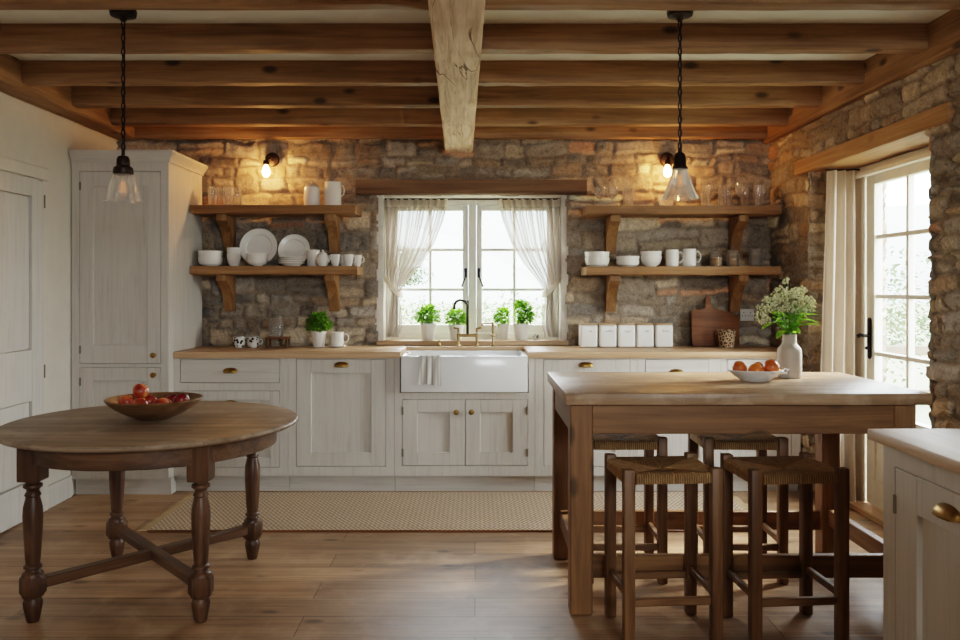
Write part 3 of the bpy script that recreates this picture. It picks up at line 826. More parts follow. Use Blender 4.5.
# taps
tp = thing('bridge_tap', 'brass bridge tap with gooseneck spout behind the sink', 'tap', ((467.5 - 475) / 140, 5.90, 0.93))
bm = B()
for s in (-1, 1):
    lathe(bm, [(0, 0), (0.018, 0), (0.018, 0.006), (0.011, 0.012), (0.009, 0.05), (0.012, 0.07), (0.013, 0.085), (0.009, 0.095), (0, 0.096)], (s * 0.066, 0, 0.001), 14)
tube(bm, [(-0.066, 0, 0.08), (0.066, 0, 0.08)], 0.012, 10)
obj('bridge', bm, M['brightbrass'], tp)
bm = B()
tube(bm, [(0, 0, 0.08), (0, 0, 0.33)], 0.0105, 10)
tube(bm, [(0, 0, 0.30), (-0.02, -0.03, 0.325), (-0.05, -0.06, 0.335), (-0.08, -0.09, 0.325), (-0.092, -0.105, 0.30), (-0.094, -0.107, 0.27)], 0.010, 10)
obj('spout', bm, M['bronze'], tp)
bm = B(); lathe(bm, [(0, 0.33), (0.010, 0.33), (0.011, 0.34), (0.008, 0.365), (0, 0.37)], (0, 0, 0), 12); obj('finial', bm, M['ceramic'], tp)
for s in (-1, 1):
    bm = B(); tube(bm, [(s * 0.066, 0, 0.10), (s * 0.066, -0.005, 0.135)], 0.008, 8); tube(bm, [(s * 0.066, -0.004, 0.128), (s * 0.095, -0.03, 0.135)], [0.006, 0.009], 8)
    obj('handle', bm, M['brightbrass'], tp)
st_ = thing('side_tap', 'slender brass side tap with horizontal lever right of the bridge tap', 'tap', ((493 - 475) / 140, 5.89, 0.93))
bm = B(); lathe(bm, [(0, 0), (0.016, 0), (0.016, 0.008), (0.009, 0.016), (0.008, 0.07), (0.016, 0.075), (0.016, 0.085), (0.009, 0.09), (0.009, 0.175), (0, 0.18)], (0, 0, 0.001), 14); obj('body', bm, M['brightbrass'], st_)
bm = B(); tube(bm, [(0, 0, 0.165), (-0.035, -0.01, 0.168), (-0.075, -0.03, 0.165), (-0.08, -0.032, 0.15)], [0.008, 0.007, 0.006, 0.006], 8); obj('lever', bm, M['brightbrass'], st_)
bm = B(); lathe(bm, [(0, 0), (0.016, 0), (0.014, 0.01), (0.008, 0.02), (0.011, 0.036), (0.006, 0.044), (0, 0.045)], (0, 0, 0), 14)
tag(obj('soap_pump', bm, M['brightbrass'], loc=((439 - 475) / 140, 5.90, 0.931)), 'short brass stub fitting behind the sink, left of the taps', 'tap')

# ------------------------------------------------------------------ tall cupboard
S2 = 154.4
def tx(x): return (x - 475) / S2
tc_ = thing('tall_cupboard', 'tall limed larder cupboard with moulded top in the left corner', 'cupboard', (-2.612, 5.31, 0))
o0 = -2.612; w = -1.984 - o0
h = [(tx(79.5) - o0, tx(161) - o0, 0.858, 2.108), (tx(79.5) - o0, tx(161) - o0, 0.17, 0.838)]
carcass(tc_, w, 0.655, 0.112, 2.17, h)
d = cab_door(tc_, *h[0], st=0.085, rt=0.10, rb=0.12); knob(d, h[0][1] - h[0][0] - 0.045, 0, 0.055); hinges(d, 0.001, 0, (1.15, 0.09))
d = cab_door(tc_, *h[1], st=0.085, rt=0.085); knob(d, h[0][1] - h[0][0] - 0.045, 0, 0.615); hinges(d, 0.001, 0, (0.57, 0.09))
bm = B()
cp = [(0.0, 2.165), (0.010, 2.165), (0.012, 2.18), (0.024, 2.195), (0.036, 2.215), (0.042, 2.222), (0.042, 2.236), (0.0, 2.236)]
rings = []
def cr(x, y): return [bm.verts.new((x(e), y(e), z)) for e, z in cp]
rings.append(cr(lambda e: 0.0, lambda e: -e)); rings.append(cr(lambda e: w + e, lambda e: -e)); rings.append(cr(lambda e: w + e, lambda e: 0.655))
for a, b in zip(rings, rings[1:]):
    for k in range(len(cp) - 1): bm.faces.new((a[k], a[k + 1], b[k + 1], b[k]))
bm.faces.new(rings[0]); bm.faces.new(rings[-1][::-1])
box(bm, 0, w, 0, 0.655, 2.172, 2.236)
obj('cornice', bm, M['cab_x'], tc_)

# ------------------------------------------------------------------ foreground cabinet (right edge)
fc = thing('side_cabinet', 'limed cabinet with brass cup handle in the near right corner', 'cabinet', (1.21, 2.43, 0), -PI / 2)
w = 2.4; h = [(0.066, 0.60, 0.15, 0.836), (0.64, 1.18, 0.15, 0.836), (1.22, 1.76, 0.15, 0.836), (1.80, 2.34, 0.15, 0.836)]
carcass(fc, w, 0.9, 0.1, 0.897, h)
for hh in h:
    d = cab_door(fc, *hh, st=0.115, rt=0.105); cup_pull(d, 0.27, 0, 0.686 - 0.06, 0.05); hinges(d, 0.001, 0, (0.575, 0.1))
bm = B(); box(bm, 1.172, XR - 0.005, 0.0, 2.452, 0.898, 0.93, 0.004, 2)
tag(obj('worktop', bm, M['paleworktop']), 'pale worn wooden worktop on the near right cabinet', 'worktop')

# ------------------------------------------------------------------ shelves
BR = [(0.0, 0.0), (0.0, -0.262), (-0.040, -0.262), (-0.052, -0.20), (-0.074, -0.15), (-0.108, -0.108), (-0.15, -0.078), (-0.195, -0.056), (-0.235, -0.042), (-0.235, 0.0)]
def shelf(label, x0, x1, ztop, bx, seed):
    s = thing('wall_shelf', label, 'shelf', (x0, 5.68, ztop - 0.058), group='oak wall shelves beside the window')
    bm = B(); rough_box(bm, 0, x1 - x0, 0, 0.298, 0.0, 0.058, 'x', 18, 0.0025, seed, 0.006); obj('board', bm, M['shelf'], s)
    for b in bx:
        bm = B(); pts = [(0.298 + y, z) for y, z in BR]
        prism(bm, pts, 'x', b - x0 - 0.036, b - x0 + 0.036, 0.004)
        obj('bracket', bm, M['bracket'], s, loc=(0, 0, -0.001))
    return s
shelf('upper oak shelf left of the window, holding glasses and white jars', -1.972, -0.825, 1.925, (-1.78, -1.02), 1)
shelf('lower oak shelf left of the window, holding plates and cups', -1.972, -0.815, 1.502, (-1.78, -1.02), 2)
shelf('upper oak shelf right of the window, crowded with glasses', 0.776, 2.118, 1.92, (0.985, 1.885), 3)
shelf('lower oak shelf right of the window, holding bowls and mugs', 0.772, 2.118, 1.499, (0.985, 1.885), 4)

# ------------------------------------------------------------------ sconces
def sconce(x, z, label, lean):
    s = thing('wall_lamp', label, 'lamp', (x, 5.985, z), group='bulb wall lamps on the stone wall')
    R = Matrix.Rotation(PI / 2, 4, 'X')
    bm = B(); lathe(bm, [(0, 0), (0.052, 0), (0.054, 0.012), (0.048, 0.026), (0.02, 0.034), (0, 0.035)], (0, 0, 0), 24, R); obj('back_plate', bm, M['bronze'], s)
    bm = B(); tube(bm, [(0, -0.03, 0), (0, -0.075, 0.004), (lean * .6, -0.10, -0.012), (lean, -0.105, -0.03)], 0.012, 10)
    lathe(bm, [(0, 0.0), (0.02, 0.0), (0.022, -0.03), (0.016, -0.034), (0, -0.034)], (lean, -0.105, -0.02), 16); obj('lamp_holder', bm, M['bronze'], s)
    bm = B(); lathe(bm, [(0, -0.055), (0.012, -0.056), (0.020, -0.075), (0.027, -0.10), (0.025, -0.12), (0.014, -0.135), (0, -0.139)], (lean, -0.105, 0), 16); obj('bulb', bm, M['bulb'], s)
sconce(-1.478, 2.285, 'wall lamp with glowing bare bulb above the upper left shelf', -0.02)
sconce(1.40, 2.285, 'glowing wall lamp partly hidden behind the right pendant', -0.02)

# ------------------------------------------------------------------ pendants
def pendant(x, y, label, prof, ztop, cap, chain_bot):
    p = thing('pendant_lamp', label, 'lamp', (x, y, 0), group='glass pendant lamps on chains')
    bm = B(); lathe(bm, [(0, ZC - 0.001), (0.055, ZC - 0.001), (0.058, ZC - 0.012), (0.054, ZC - 0.03), (0.02, ZC - 0.04), (0.008, ZC - 0.055), (0, ZC - 0.055)], (0, 0, 0), 28); obj('ceiling_rose', bm, M['bronze'], p)
    bm = B(); z = ZC - 0.05; k = 0
    while z > chain_bot:
        pts = []
        for i in range(12):
            a = 2 * PI * i / 12
            e, f = 0.0075 * math.cos(a), 0.019 * math.sin(a)
            pts.append((e, 0, z - 0.016 + f) if k % 2 == 0 else (0, e, z - 0.016 + f))
        tube(bm, pts, 0.0028, 6, closed=True); z -= 0.030; k += 1
    tube(bm, [(0.004, 0.004, ZC - 0.05), (0.005, 0.0, (ZC + chain_bot) / 2), (0.003, 0.004, chain_bot - 0.01)], 0.0028, 6)
    obj('chain', bm, M['iron'], p)
    bm = B(); lathe(bm, [(r, ztop + zz) for r, zz in cap], (0, 0, 0), 24); obj('lamp_cap', bm, M['bronze'], p)
    bm = B(); th = 0.003
    pr = [(r, ztop + zz) for r, zz in prof]; lathe(bm, pr + [(r - th, zz) for r, zz in pr[::-1]], (0, 0, 0), 40); obj('lamp_shade', bm, M['shade'], p)
    bm = B(); zt = ztop - 0.005
    lathe(bm, [(0, zt), (0.012, zt), (0.013, zt - 0.02), (0.024, zt - 0.045), (0.030, zt - 0.065), (0.024, zt - 0.085), (0.010, zt - 0.095), (0, zt - 0.097)], (0, 0, 0), 20)
    bl = obj('bulb', bm, M['tumbler'], p)
    bm = B()
    for k in range(4):
        a = k * PI / 2; c, s = math.cos(a) * 0.009, math.sin(a) * 0.009
        tube(bm, [(c * .5, s * .5, zt - 0.03), (c, s, zt - 0.075)], 0.0009, 5)
    obj('filament', bm, M['filament'], bl)
CAP1 = [(0, 0.105), (0.007, 0.105), (0.008, 0.085), (0.022, 0.08), (0.028, 0.066), (0.028, 0.04), (0.040, 0.03), (0.044, 0.008), (0.040, 0.0), (0, 0.0)]
CAP2 = [(0, 0.09), (0.007, 0.09), (0.010, 0.072), (0.022, 0.062), (0.025, 0.05), (0.027, 0.012), (0.034, 0.004), (0.034, -0.004), (0, -0.004)]
pendant(-1.553, 3.62, 'left pendant lamp with clear bell glass shade over the round table', [(0.046, 0.0), (0.052, -0.02), (0.060, -0.055), (0.071, -0.095), (0.081, -0.118)], 1.85, CAP1, 1.96)
pendant(0.905, 3.62, 'right pendant lamp with clear conical glass shade over the island', [(0.030, -0.002), (0.034, -0.02), (0.046, -0.055), (0.064, -0.10), (0.078, -0.128), (0.080, -0.134)], 1.878, CAP2, 1.97)

# ------------------------------------------------------------------ round table
rt = thing('round_table', 'old round wooden table with turned legs, front left', 'table', (-1.45, 3.71, 0))
bm = B(); lathe(bm, [(0, 0.724), (0.60, 0.724), (0.622, 0.727), (0.633, 0.735), (0.635, 0.742), (0.631, 0.750), (0.620, 0.754), (0, 0.755)], (0, 0, 0), 96)
obj('tabletop', bm, M['tabletop'], rt)
bm = B(); lathe(bm, [(0.535, 0.64), (0.538, 0.643), (0.538, 0.7235), (0.512, 0.7235), (0.512, 0.64), (0.535, 0.64)], (0, 0, 0), 80); obj('apron', bm, M['tablerail'], rt)
LEG = [(0, 0.575), (0.026, 0.575), (0.026, 0.562), (0.036, 0.556), (0.037, 0.546), (0.026, 0.538), (0.023, 0.53), (0.030, 0.518), (0.031, 0.512), (0.026, 0.506), (0.030, 0.49), (0.036, 0.465), (0.038, 0.43), (0.037, 0.39), (0.033, 0.32),
       (0.029, 0.26), (0.026, 0.235), (0.034, 0.228), (0.035, 0.220), (0.027, 0.214), (0.030, 0.205), (0.040, 0.198), (0.043, 0.185)]
FOOT = [(0.043, 0.112), (0.040, 0.104), (0.030, 0.098), (0.033, 0.09), (0.037, 0.082), (0.036, 0.065), (0.026, 0.012), (0.022, 0.001), (0, 0.001)]
lpos = [(-0.34, -0.39), (0.34, -0.39), (-0.34, 0.39), (0.34, 0.38)]
for x, y in lpos:
    bm = B()
    box(bm, -0.044, 0.044, -0.044, 0.044, 0.572, 0.7235, 0.004)
    lathe(bm, LEG, (0, 0, 0), 24); lathe(bm, FOOT, (0, 0, 0), 24)
    lathe(bm, [(0, 0.19), (0.044, 0.187), (0.050, 0.178), (0.050, 0.12), (0.044, 0.111), (0, 0.108)], (0, 0, 0), 8, Matrix.Rotation(PI / 8, 4, 'Z'))
    obj('leg', bm, M['tableleg'], rt, loc=(x, y, 0))
for (a, b) in ((0, 3), (1, 2)):
    A, Bb = Vector(lpos[a]), Vector(lpos[b]); Lh = (Bb - A).length / 2 - 0.03; an = math.atan2(Bb.y - A.y, Bb.x - A.x)
    bm = B(); zo = 0.0 if a == 0 else 0.0008
    box(bm, -Lh, Lh, -0.026, 0.026, 0.130 + zo, 0.172 + zo, 0.005)
    obj('stretcher', bm, M['tablerail'], rt, rot=(0, 0, an))

def drop(x, y, r, placed, floor_z):
    z = floor_z(x, y)
    for (a, b, c, q) in placed:
        d = math.hypot(x - a, y - b)
        if d < r + q: z = max(z, c + math.sqrt((r + q) ** 2 - d * d))
    return z + 0.0005

# turned wooden bowl and its fruit
BX, BY, BZ = -1.462, 3.74, 0.756
bm = B()
outp = [(0, 0.0), (0.075, 0.0), (0.085, 0.004), (0.13, 0.022), (0.18, 0.048), (0.215, 0.074), (0.228, 0.090)]
inn = [(0.224, 0.094), (0.216, 0.090), (0.20, 0.078), (0.16, 0.052), (0.11, 0.030), (0.06, 0.018), (0, 0.015)]
outp = [(r * 0.93, z) for r, z in outp]; inn = [(r * 0.93, z) for r, z in inn]
lathe(bm, outp + inn, (0, 0, 0), 56)
tag(obj('fruit_bowl', bm, M['bowlwood'], loc=(BX, BY, BZ)), 'wide turned wooden bowl of red fruit on the round table', 'bowl')
def bowl_floor(r):
    def f(x, y):
        best = 0
        for (ra, za) in inn:
            pass
        for k in range(24):
            for e in np.linspace(0, r, 7):
                a = 2 * PI * k / 24
                rr_ = math.hypot(x + e * math.cos(a), y + e * math.sin(a))
                zb = np.interp(rr_, [p[0] for p in inn[::-1]], [p[1] for p in inn[::-1]])
                best = max(best, zb + math.sqrt(max(r * r - e * e, 0)))
        return best + 0.001
    return f
def fruit(name, mat, r, label, cat, loc, group, stem=True, sq=0.93, seed=0):
    t = thing(name, label, cat, loc, seed * 1.3, group)
    bm = B(); n = 14; pr = []
    for i in range(n + 1):
        a = PI * i / n
        rr_ = r * math.sin(a) * (1.0 + 0.02 * math.cos(a)); zz = r * sq * math.cos(a)
        if stem: zz -= 0.16 * r * math.exp(-(rr_ / (0.28 * r)) ** 2) * (1 if math.cos(a) > 0 else -0.6)
        pr.append((rr_ if 0 < i < n else 0, zz))
    lathe(bm, pr, (0, 0, 0), 24); obj('fruit_flesh', bm, mat, t)
    if stem:
        bm = B(); tube(bm, [(0, 0, r * 0.74), (0.002, 0.001, r * 0.95), (0.005, 0.002, r * 1.08)], 0.0014, 6); obj('stalk', bm, M['bark'], t)
    t.rotation_euler = (0.5 * math.sin(seed * 2.1), 0.6 * math.cos(seed * 1.7), seed)
    return t
fl = bowl_floor(0.037)
placed = []
spots = [(-0.112, -0.035, 'peach', 'blushed orange peach at the left of the wooden bowl'), (-0.03, -0.092, 'peach', 'small blushed peach at the front of the wooden bowl'), (0.06, -0.082, 'peach', 'yellow orange peach at the front right of the wooden bowl'),
         (0.122, 0.002, 'apple', 'dark red apple at the right of the wooden bowl'), (-0.05, 0.068, 'apple', 'small dark red apple at the back of the wooden bowl'), (0.055, 0.078, 'apple', 'red apple behind the topmost one in the wooden bowl'),
         (-0.058, -0.012, 'peach', 'red orange peach lying on top at the left of the wooden bowl'), (0.046, -0.002, 'apple', 'bright red apple lying topmost in the wooden bowl')]
for k, (x, y, kd, lb) in enumerate(spots):
    r = 0.037; z = drop(x, y, r, placed, fl); placed.append((x, y, z, r))
    fruit(kd, M[kd], r * 0.985, lb, kd, (BX + x, BY + y, BZ + z), 'fruit in the wooden bowl', True, 0.92, k + 1)

# ------------------------------------------------------------------ island table
it = thing('island_table', 'large rustic pine kitchen island table with thick pale top', 'table', (1.1175, 3.77, 0))
IW, ID = 0.7475, 0.43
bm = B(); box(bm, -IW, IW, -ID, ID, 0.872, 0.92, 0.005, 2); obj('tabletop', bm, M['islandtop'], it)
lg = 0.092
lx, ly = 0.7 , 0.395
for sx in (-1, 1):
    for sy in (-1, 1):
        bm = B(); x0 = sx * lx - (lg if sx > 0 else 0); y0 = sy * ly - (lg if sy > 0 else 0)
        box(bm, 0, lg, 0, lg, 0.001, 0.871, 0.005); obj('leg', bm, M['islandwood_z'], it, loc=(x0 - 0.025 * (sx < 0), y0, 0))
for sy in (-1, 1):
    bm = B(); y0 = sy * ly - (0.032 if sy > 0 else 0) + (0.004 if sy < 0 else -0.004); box(bm, -lx + lg - 0.026, lx - lg + 0.001, y0, y0 + 0.03, 0.748, 0.871, 0.003); obj('apron', bm, M['islandwood_x'], it)
    bm = B(); y0 = -ly + 0.050 if sy < 0 else ly - 0.062; box(bm, -lx + lg - 0.026, lx - lg + 0.001, y0, y0 + 0.036, 0.138, 0.232, 0.004); obj('stretcher', bm, M['islandwood_x'], it)
for sx in (-1, 1):
    x0 = -lx - 0.02 if sx < 0 else lx - 0.032
    bm = B(); box(bm, x0, x0 + 0.03, -ly + lg - 0.001, ly - lg + 0.001, 0.748, 0.871, 0.003); obj('apron', bm, M['islandwood_y'], it)
    x0 = -lx + 0.002 if sx < 0 else lx - 0.065
    bm = B(); box(bm, x0, x0 + 0.04, -ly + lg - 0.001, ly - lg + 0.001, 0.17, 0.25, 0.004); obj('stretcher', bm, M['islandwood_y'], it)

# ------------------------------------------------------------------ stools
SW, SD_, SHt = 0.19, 0.165, 0.668
def make_stool(label, loc, rz):
    s = thing('rush_stool', label, 'stool', loc, rz, 'rush seated stools around the island')
    for sx in (-1, 1):
        for sy in (-1, 1):
            bm = B(); h_ = 0.0215
            box(bm, -h_, h_, -h_, h_, 0.001, SHt, 0.006, 2); obj('leg', bm, M['stoolwood'], s, loc=(sx * (SW - h_), sy * (SD_ - h_), 0))
    bm = B(); n = 26; hw, hd = SW - 0.002, SD_ - 0.002
    cut = 0.0445
    top = {}
    def P(i, j): return -hw + 2 * hw * i / n, -hd + 2 * hd * j / n
    def Zt(x, y):
        ax, ay = abs(x) / hw, abs(y) / hd
        m = max(ax, ay); edge = 1 - max(0, (m - 0.9) / 0.1) ** 2 * 0.5
        dip = 0.016 * (1 - m)
        seam = 0.006 * math.exp(-((ax - ay) / 0.06) ** 2) * (1 if m < 0.85 else 0)
        return 0.655 - dip - seam - (1 - edge) * 0.02
    def ok(i, j):
        x, y = P(i + .5, j + .5)
        return not (abs(x) > hw - 0.041 and abs(y) > hd - 0.041)
    for (zf, flip) in ((Zt, False), (lambda x, y: 0.613, True)):
        vv = {}
        for i in range(n):
            for j in range(n):
                if not ok(i, j): continue
                q = []
                for a, b in ((i, j), (i + 1, j), (i + 1, j + 1), (i, j + 1)):
                    if (a, b) not in vv:
                        x, y = P(a, b); vv[(a, b)] = bm.verts.new((x, y, zf(x, y)))
                    q.append(vv[(a, b)])
                bm.faces.new(q[::-1] if flip else q)
    ed = [e for e in bm.edges if len(e.link_faces) == 1]
    bmesh.ops.bridge_loops(bm, edges=ed)
    obj('seat', bm, M['rush'], s, sharp=60)
    for sy in (-1, 1):
        y = sy * (SD_ - 0.0215)
        bm = B(); box(bm, -SW + 0.042, SW - 0.042, y - 0.011, y + 0.011, 0.150, 0.180, 0.004); obj('rung', bm, M['stoolwood_x'], s)
    for sx in (-1, 1):
        x = sx * (SW - 0.0215)
        bm = B(); box(bm, x - 0.011, x + 0.011, -SD_ + 0.042, SD_ - 0.042, 0.172, 0.202, 0.004); obj('rung', bm, M['stoolwood'], s)
    return s
s0 = make_stool('rush seated stool at the near left of the island front', (0.736, 3.245, 0), math.radians(4.3))
copy_thing(s0, (1.214, 3.245, 0), 'rush seated stool at the near right, beside the limed cabinet', math.radians(4))
copy_thing(s0, (0.688, 3.895, 0), 'rush seated stool tucked under the far left of the island', 0.0)
copy_thing(s0, (1.24, 3.895, 0), 'rush seated stool tucked under the far right of the island', math.radians(-1))

# ------------------------------------------------------------------ dish of oranges, vase, bouquet
dx, dy, dz = 1.295, 3.79, 0.921
ds = thing('serving_dish', 'white oval pouring dish of oranges on the island', 'dish', (dx, dy, dz))
dop = [(0, 0.0), (0.06, 0.0), (0.066, 0.004), (0.095, 0.024), (0.120, 0.044), (0.128, 0.050)]; din = [(0.126, 0.053), (0.115, 0.046), (0.09, 0.028), (0.06, 0.011), (0, 0.009)]
bm = B(); lathe(bm, dop + din, (0, 0, 0), 48, sy=0.78); obj('dish_body', bm, M['ceramic'], ds)
bm = B(); tube(bm, [(0.115, 0, 0.036), (0.145, 0.0, 0.036), (0.153, 0, 0.050), (0.135, 0, 0.054)], 0.006, 8); obj('handle', bm, M['ceramic'], ds)
def dish_floor(r):
    def f(x, y):
        best = 0
        for k in range(24):
            for e in np.linspace(0, r, 7):
                a = 2 * PI * k / 24
                rr_ = math.hypot(x + e * math.cos(a), (y + e * math.sin(a)) / 0.78)
                zb = np.interp(rr_, [p[0] for p in din[::-1]], [p[1] for p in din[::-1]])
                best = max(best, zb + math.sqrt(max(r * r - e * e, 0)))
        return best + 0.001
    return f
placed = []
for k, (x, y, r, lb) in enumerate([(-0.072, 0.0, 0.0345, 'smallest orange, left in the white dish'), (0.0, -0.012, 0.0365, 'middle orange in the white dish'), (0.074, 0.0, 0.037, 'large orange at the right of the white dish'), (0.036, 0.062, 0.024, 'orange peeking from behind the others in the white dish')]):
    z = drop(x, y, r, placed, dish_floor(r)); placed.append((x, y, z, r))
    fruit('orange', M['orange'], r * 0.98, lb, 'orange', (dx + x, dy + y, dz + z), 'oranges in the white dish', False, 0.96, k + 11)

vx, vy, vz = 1.507, 3.93, 0.921
bm = B()
vo_ = [(0, 0), (0.05, 0), (0.054, 0.004), (0.056, 0.012), (0.056, 0.125), (0.053, 0.138), (0.044, 0.151), (0.035, 0.160), (0.032, 0.168), (0.032, 0.198), (0.034, 0.203), (0.033, 0.206)]
vi_ = [(0.029, 0.205), (0.028, 0.168), (0.032, 0.158), (0.048, 0.138), (0.05, 0.02), (0, 0.012)]
lathe(bm, vo_ + vi_, (0, 0, 0), 40)
tag(obj('vase', bm, M['stoneware'], loc=(vx, vy, vz)), 'cream stoneware bottle vase holding flowers on the island', 'vase')

def leaf(bm, base, d, up, L, w, bend=0.3, nseg=3):
    d = Vector(d).normalized(); up = Vector(up); side = d.cross(up)
    if side.length < 1e-4: side = d.cross(Vector((1, 0, 0)))
    side.normalize(); nrm = side.cross(d).normalized()
    prev = None
    for i in range(nseg + 1):
        t = i / nseg
        c = Vector(base) + d * L * t - nrm * bend * L * t * t
        ww = w * math.sin(PI * min(0.97, 0.12 + 0.88 * t)) ** 0.8
        row = [bm.verts.new(c - side * ww + nrm * ww * .25), bm.verts.new(c), bm.verts.new(c + side * ww + nrm * ww * .25)]
        if prev:
            bm.faces.new((prev[0], prev[1], row[1], row[0])); bm.faces.new((prev[1], prev[2], row[2], row[1]))
        prev = row

fb = thing('bouquet', 'loose bunch of white flowers with green leaves in the stoneware vase', 'flowers', (vx, vy, vz + 0.2))
r_ = random.Random(5)
bs, bl, bb = B(), B(), B()
heads = [(-0.125, 0.0, 0.095), (-0.075, 0.02, 0.165), (-0.035, -0.02, 0.215), (0.0, 0.03, 0.19), (0.03, -0.02, 0.205), (0.065, 0.02, 0.185), (0.105, 0.0, 0.165), (0.09, -0.03, 0.15), (-0.085, -0.04, 0.135), (0.02, -0.06, 0.15), (-0.045, 0.06, 0.18), (0.05, 0.06, 0.2), (-0.02, -0.03, 0.255), (-0.055, -0.06, 0.16), (0.075, -0.055, 0.17), (0.0, -0.07, 0.185), (-0.12, -0.03, 0.07), (0.11, 0.03, 0.13), (-0.1, 0.03, 0.13), (0.04, -0.05, 0.12), (-0.03, -0.065, 0.13), (0.06, 0.0, 0.215)]
for (hx, hy, hz) in heads:
    a = Vector((r_.uniform(-0.014, 0.014), r_.uniform(-0.014, 0.014), -0.06)); a2 = Vector((a.x, a.y, 0.005)); e = Vector((hx, hy, hz)); m_ = a2.lerp(e, 0.5) + Vector((0, 0, 0.03))
    tube(bs, [a, a2, m_, e], 0.0016, 5)
    n_ = 34 if hz < 0.24 else 14
    hx -= 0.012; e.x = hx
    for k in range(n_):
        th, rr2 = r_.uniform(0, 2 * PI), 0.036 * math.sqrt(r_.random()) * (1 if hz < 0.24 else 0.5)
        p = e + Vector((rr2 * math.cos(th), rr2 * math.sin(th), 0.016 * (1 - (rr2 / 0.036) ** 2) + r_.uniform(-0.018, 0.010)))
        bmesh.ops.create_icosphere(bb, subdivisions=1, radius=r_.uniform(0.0035, 0.0068), matrix=Matrix.Translation(p))
        if k % 6 == 0: tube(bs, [e - Vector((0, 0, 0.02)), p], 0.0008, 4)
for k in range(120):
    th = r_.uniform(0, 2 * PI); t = r_.random()
    base = Vector((math.cos(th) * 0.03 * t + 0.0, math.sin(th) * 0.03 * t, 0.012 + 0.10 * t * r_.random()))
    base = Vector((math.cos(th) * (0.012 + 0.045 * t), math.sin(th) * (0.012 + 0.045 * t), 0.012 + 0.15 * t * r_.uniform(0.4, 1.0)))
    leaf(bl, base, (math.cos(th), math.sin(th), r_.uniform(-0.15, 0.9)), (0, 0, 1), r_.uniform(0.026, 0.042), r_.uniform(0.011, 0.018), r_.uniform(0, 0.5))
for (bx, by, bz, ddx, ddz) in ((0.06, -0.02, 0.05, 1, 0.35), (0.065, 0.0, 0.075, 1, 0.1), (-0.08, -0.02, 0.06, -1, -0.1), (0.055, -0.03, 0.095, 1, 0.4), (-0.03, -0.04, 0.03, -0.6, -0.2)):
    leaf(bl, (bx, by, bz), (ddx, -0.3, ddz), (0, 0, 1), 0.07, 0.026, 0.3, 5)
obj('stems', bs, M['stem'], fb); obj('leaves', bl, M['leaf'], fb, sharp=180); obj('blossoms', bb, M['bloom'], fb)

# ------------------------------------------------------------------ crockery
def mlathe(name, prof, mat, label, cat, loc, seg=32, group=None, handle=None, hmat=None, rz=0.0, squash=1.0):
    if handle is None:
        bm = B(); lathe(bm, prof, (0, 0, 0), seg)
        o = obj(name, bm, mat, loc=loc, rot=(0, 0, rz)); return tag(o, label, cat, group)
    t = thing(name, label, cat, loc, rz, group)
    bm = B(); lathe(bm, prof, (0, 0, 0), seg); obj('vessel', bm, mat, t)
    bm = B(); tube(bm, handle, 0.0055, 8, flat=0.8); obj('handle', bm, hmat or mat, t)
    return t
def mugp(r, h): return [(0, 0), (r * .88, 0), (r * .96, 0.004), (r, 0.012), (r, h - 0.002), (r - 0.002, h), (r - 0.005, h - 0.002), (r - 0.005, 0.012), (r * .8, 0.007), (0, 0.006)]
def mugh(r, h): return [(r - 0.003, 0, h * .82), (r + 0.018, 0, h * .86), (r + 0.032, 0, h * .70), (r + 0.034, 0, h * .48), (r + 0.022, 0, h * .28), (r - 0.003, 0, h * .22)]
def bowlp(r, h): return [(0, 0), (r * .5, 0), (r * .55, 0.005), (r * .8, h * .28), (r * .95, h * .66), (r, h), (r - 0.005, h), (r * .91, h * .66), (r * .76, h * .32), (r * .5, 0.011), (0, 0.010)]
def deepbowl(r, h): return [(0, 0), (r * .62, 0), (r * .66, 0.004), (r * .86, h * .2), (r * .97, h * .55), (r * .98, h * .85), (r, h * .88), (r, h), (r - 0.006, h), (r * .93, h * .6), (r * .8, h * .24), (r * .6, 0.012), (0, 0.011)]
def platep(r, h=0.018): return [(0, 0), (r * .6, 0), (r * .64, 0.003), (r * .72, h * .55), (r * .99, h), (r, h + 0.002), (r * .985, h + 0.004), (r * .71, h * .55 + 0.005), (r * .66, 0.008), (0, 0.007)]
def cupp(r, h): return [(0, 0), (r * .6, 0), (r * .62, 0.004), (r * .85, h * .3), (r * .97, h * .7), (r, h), (r - 0.003, h), (r * .9, h * .66), (r * .78, h * .3), (r * .5, 0.008), (0, 0.007)]
def tum(r, h): return [(0, 0), (r * .84, 0), (r * .88, 0.003), (r, h), (r - 0.0022, h), (r * .84, 0.010), (0, 0.009)]
def stemglass(r, h): return [(0, 0), (r * .8, 0), (r * .82, 0.002), (0.006, 0.006), (0.004, h * .12), (0.004, h * .40), (r * .5, h * .46), (r * .95, h * .62), (r, h * .75), (r * .9, h), (r * .9 - 0.0015, h), (r * .96, h * .75), (r * .9, h * .63), (0.004, h * .47), (0, h * .46)]
def ribbed(bm, r, h, n=14):
    seg = n * 4
    def ring(rr2, z, amp): return [bm.verts.new(((rr2 + amp * math.cos(2 * PI * i * n / seg)) * math.cos(2 * PI * i / seg), (rr2 + amp * math.cos(2 * PI * i * n / seg)) * math.sin(2 * PI * i / seg), z)) for i in range(seg)]
    R_ = [ring(r * .82, 0, 0.0), ring(r * .86, 0.004, 0.001), ring(r * .97, h * .7, 0.0016), ring(r, h * .86, 0.0), ring(r, h, 0.0), ring(r - 0.0025, h, 0), ring(r * .82, 0.012, 0)]
    for a, b in zip(R_, R_[1:]):
        for i in range(seg): bm.faces.new((a[i], a[(i + 1) % seg], b[(i + 1) % seg], b[i]))
    bm.faces.new(R_[0][::-1]); bm.faces.new(R_[-1])
US, LS, RU, RL = 1.926, 1.503, 1.921, 1.500
E = 0.0012
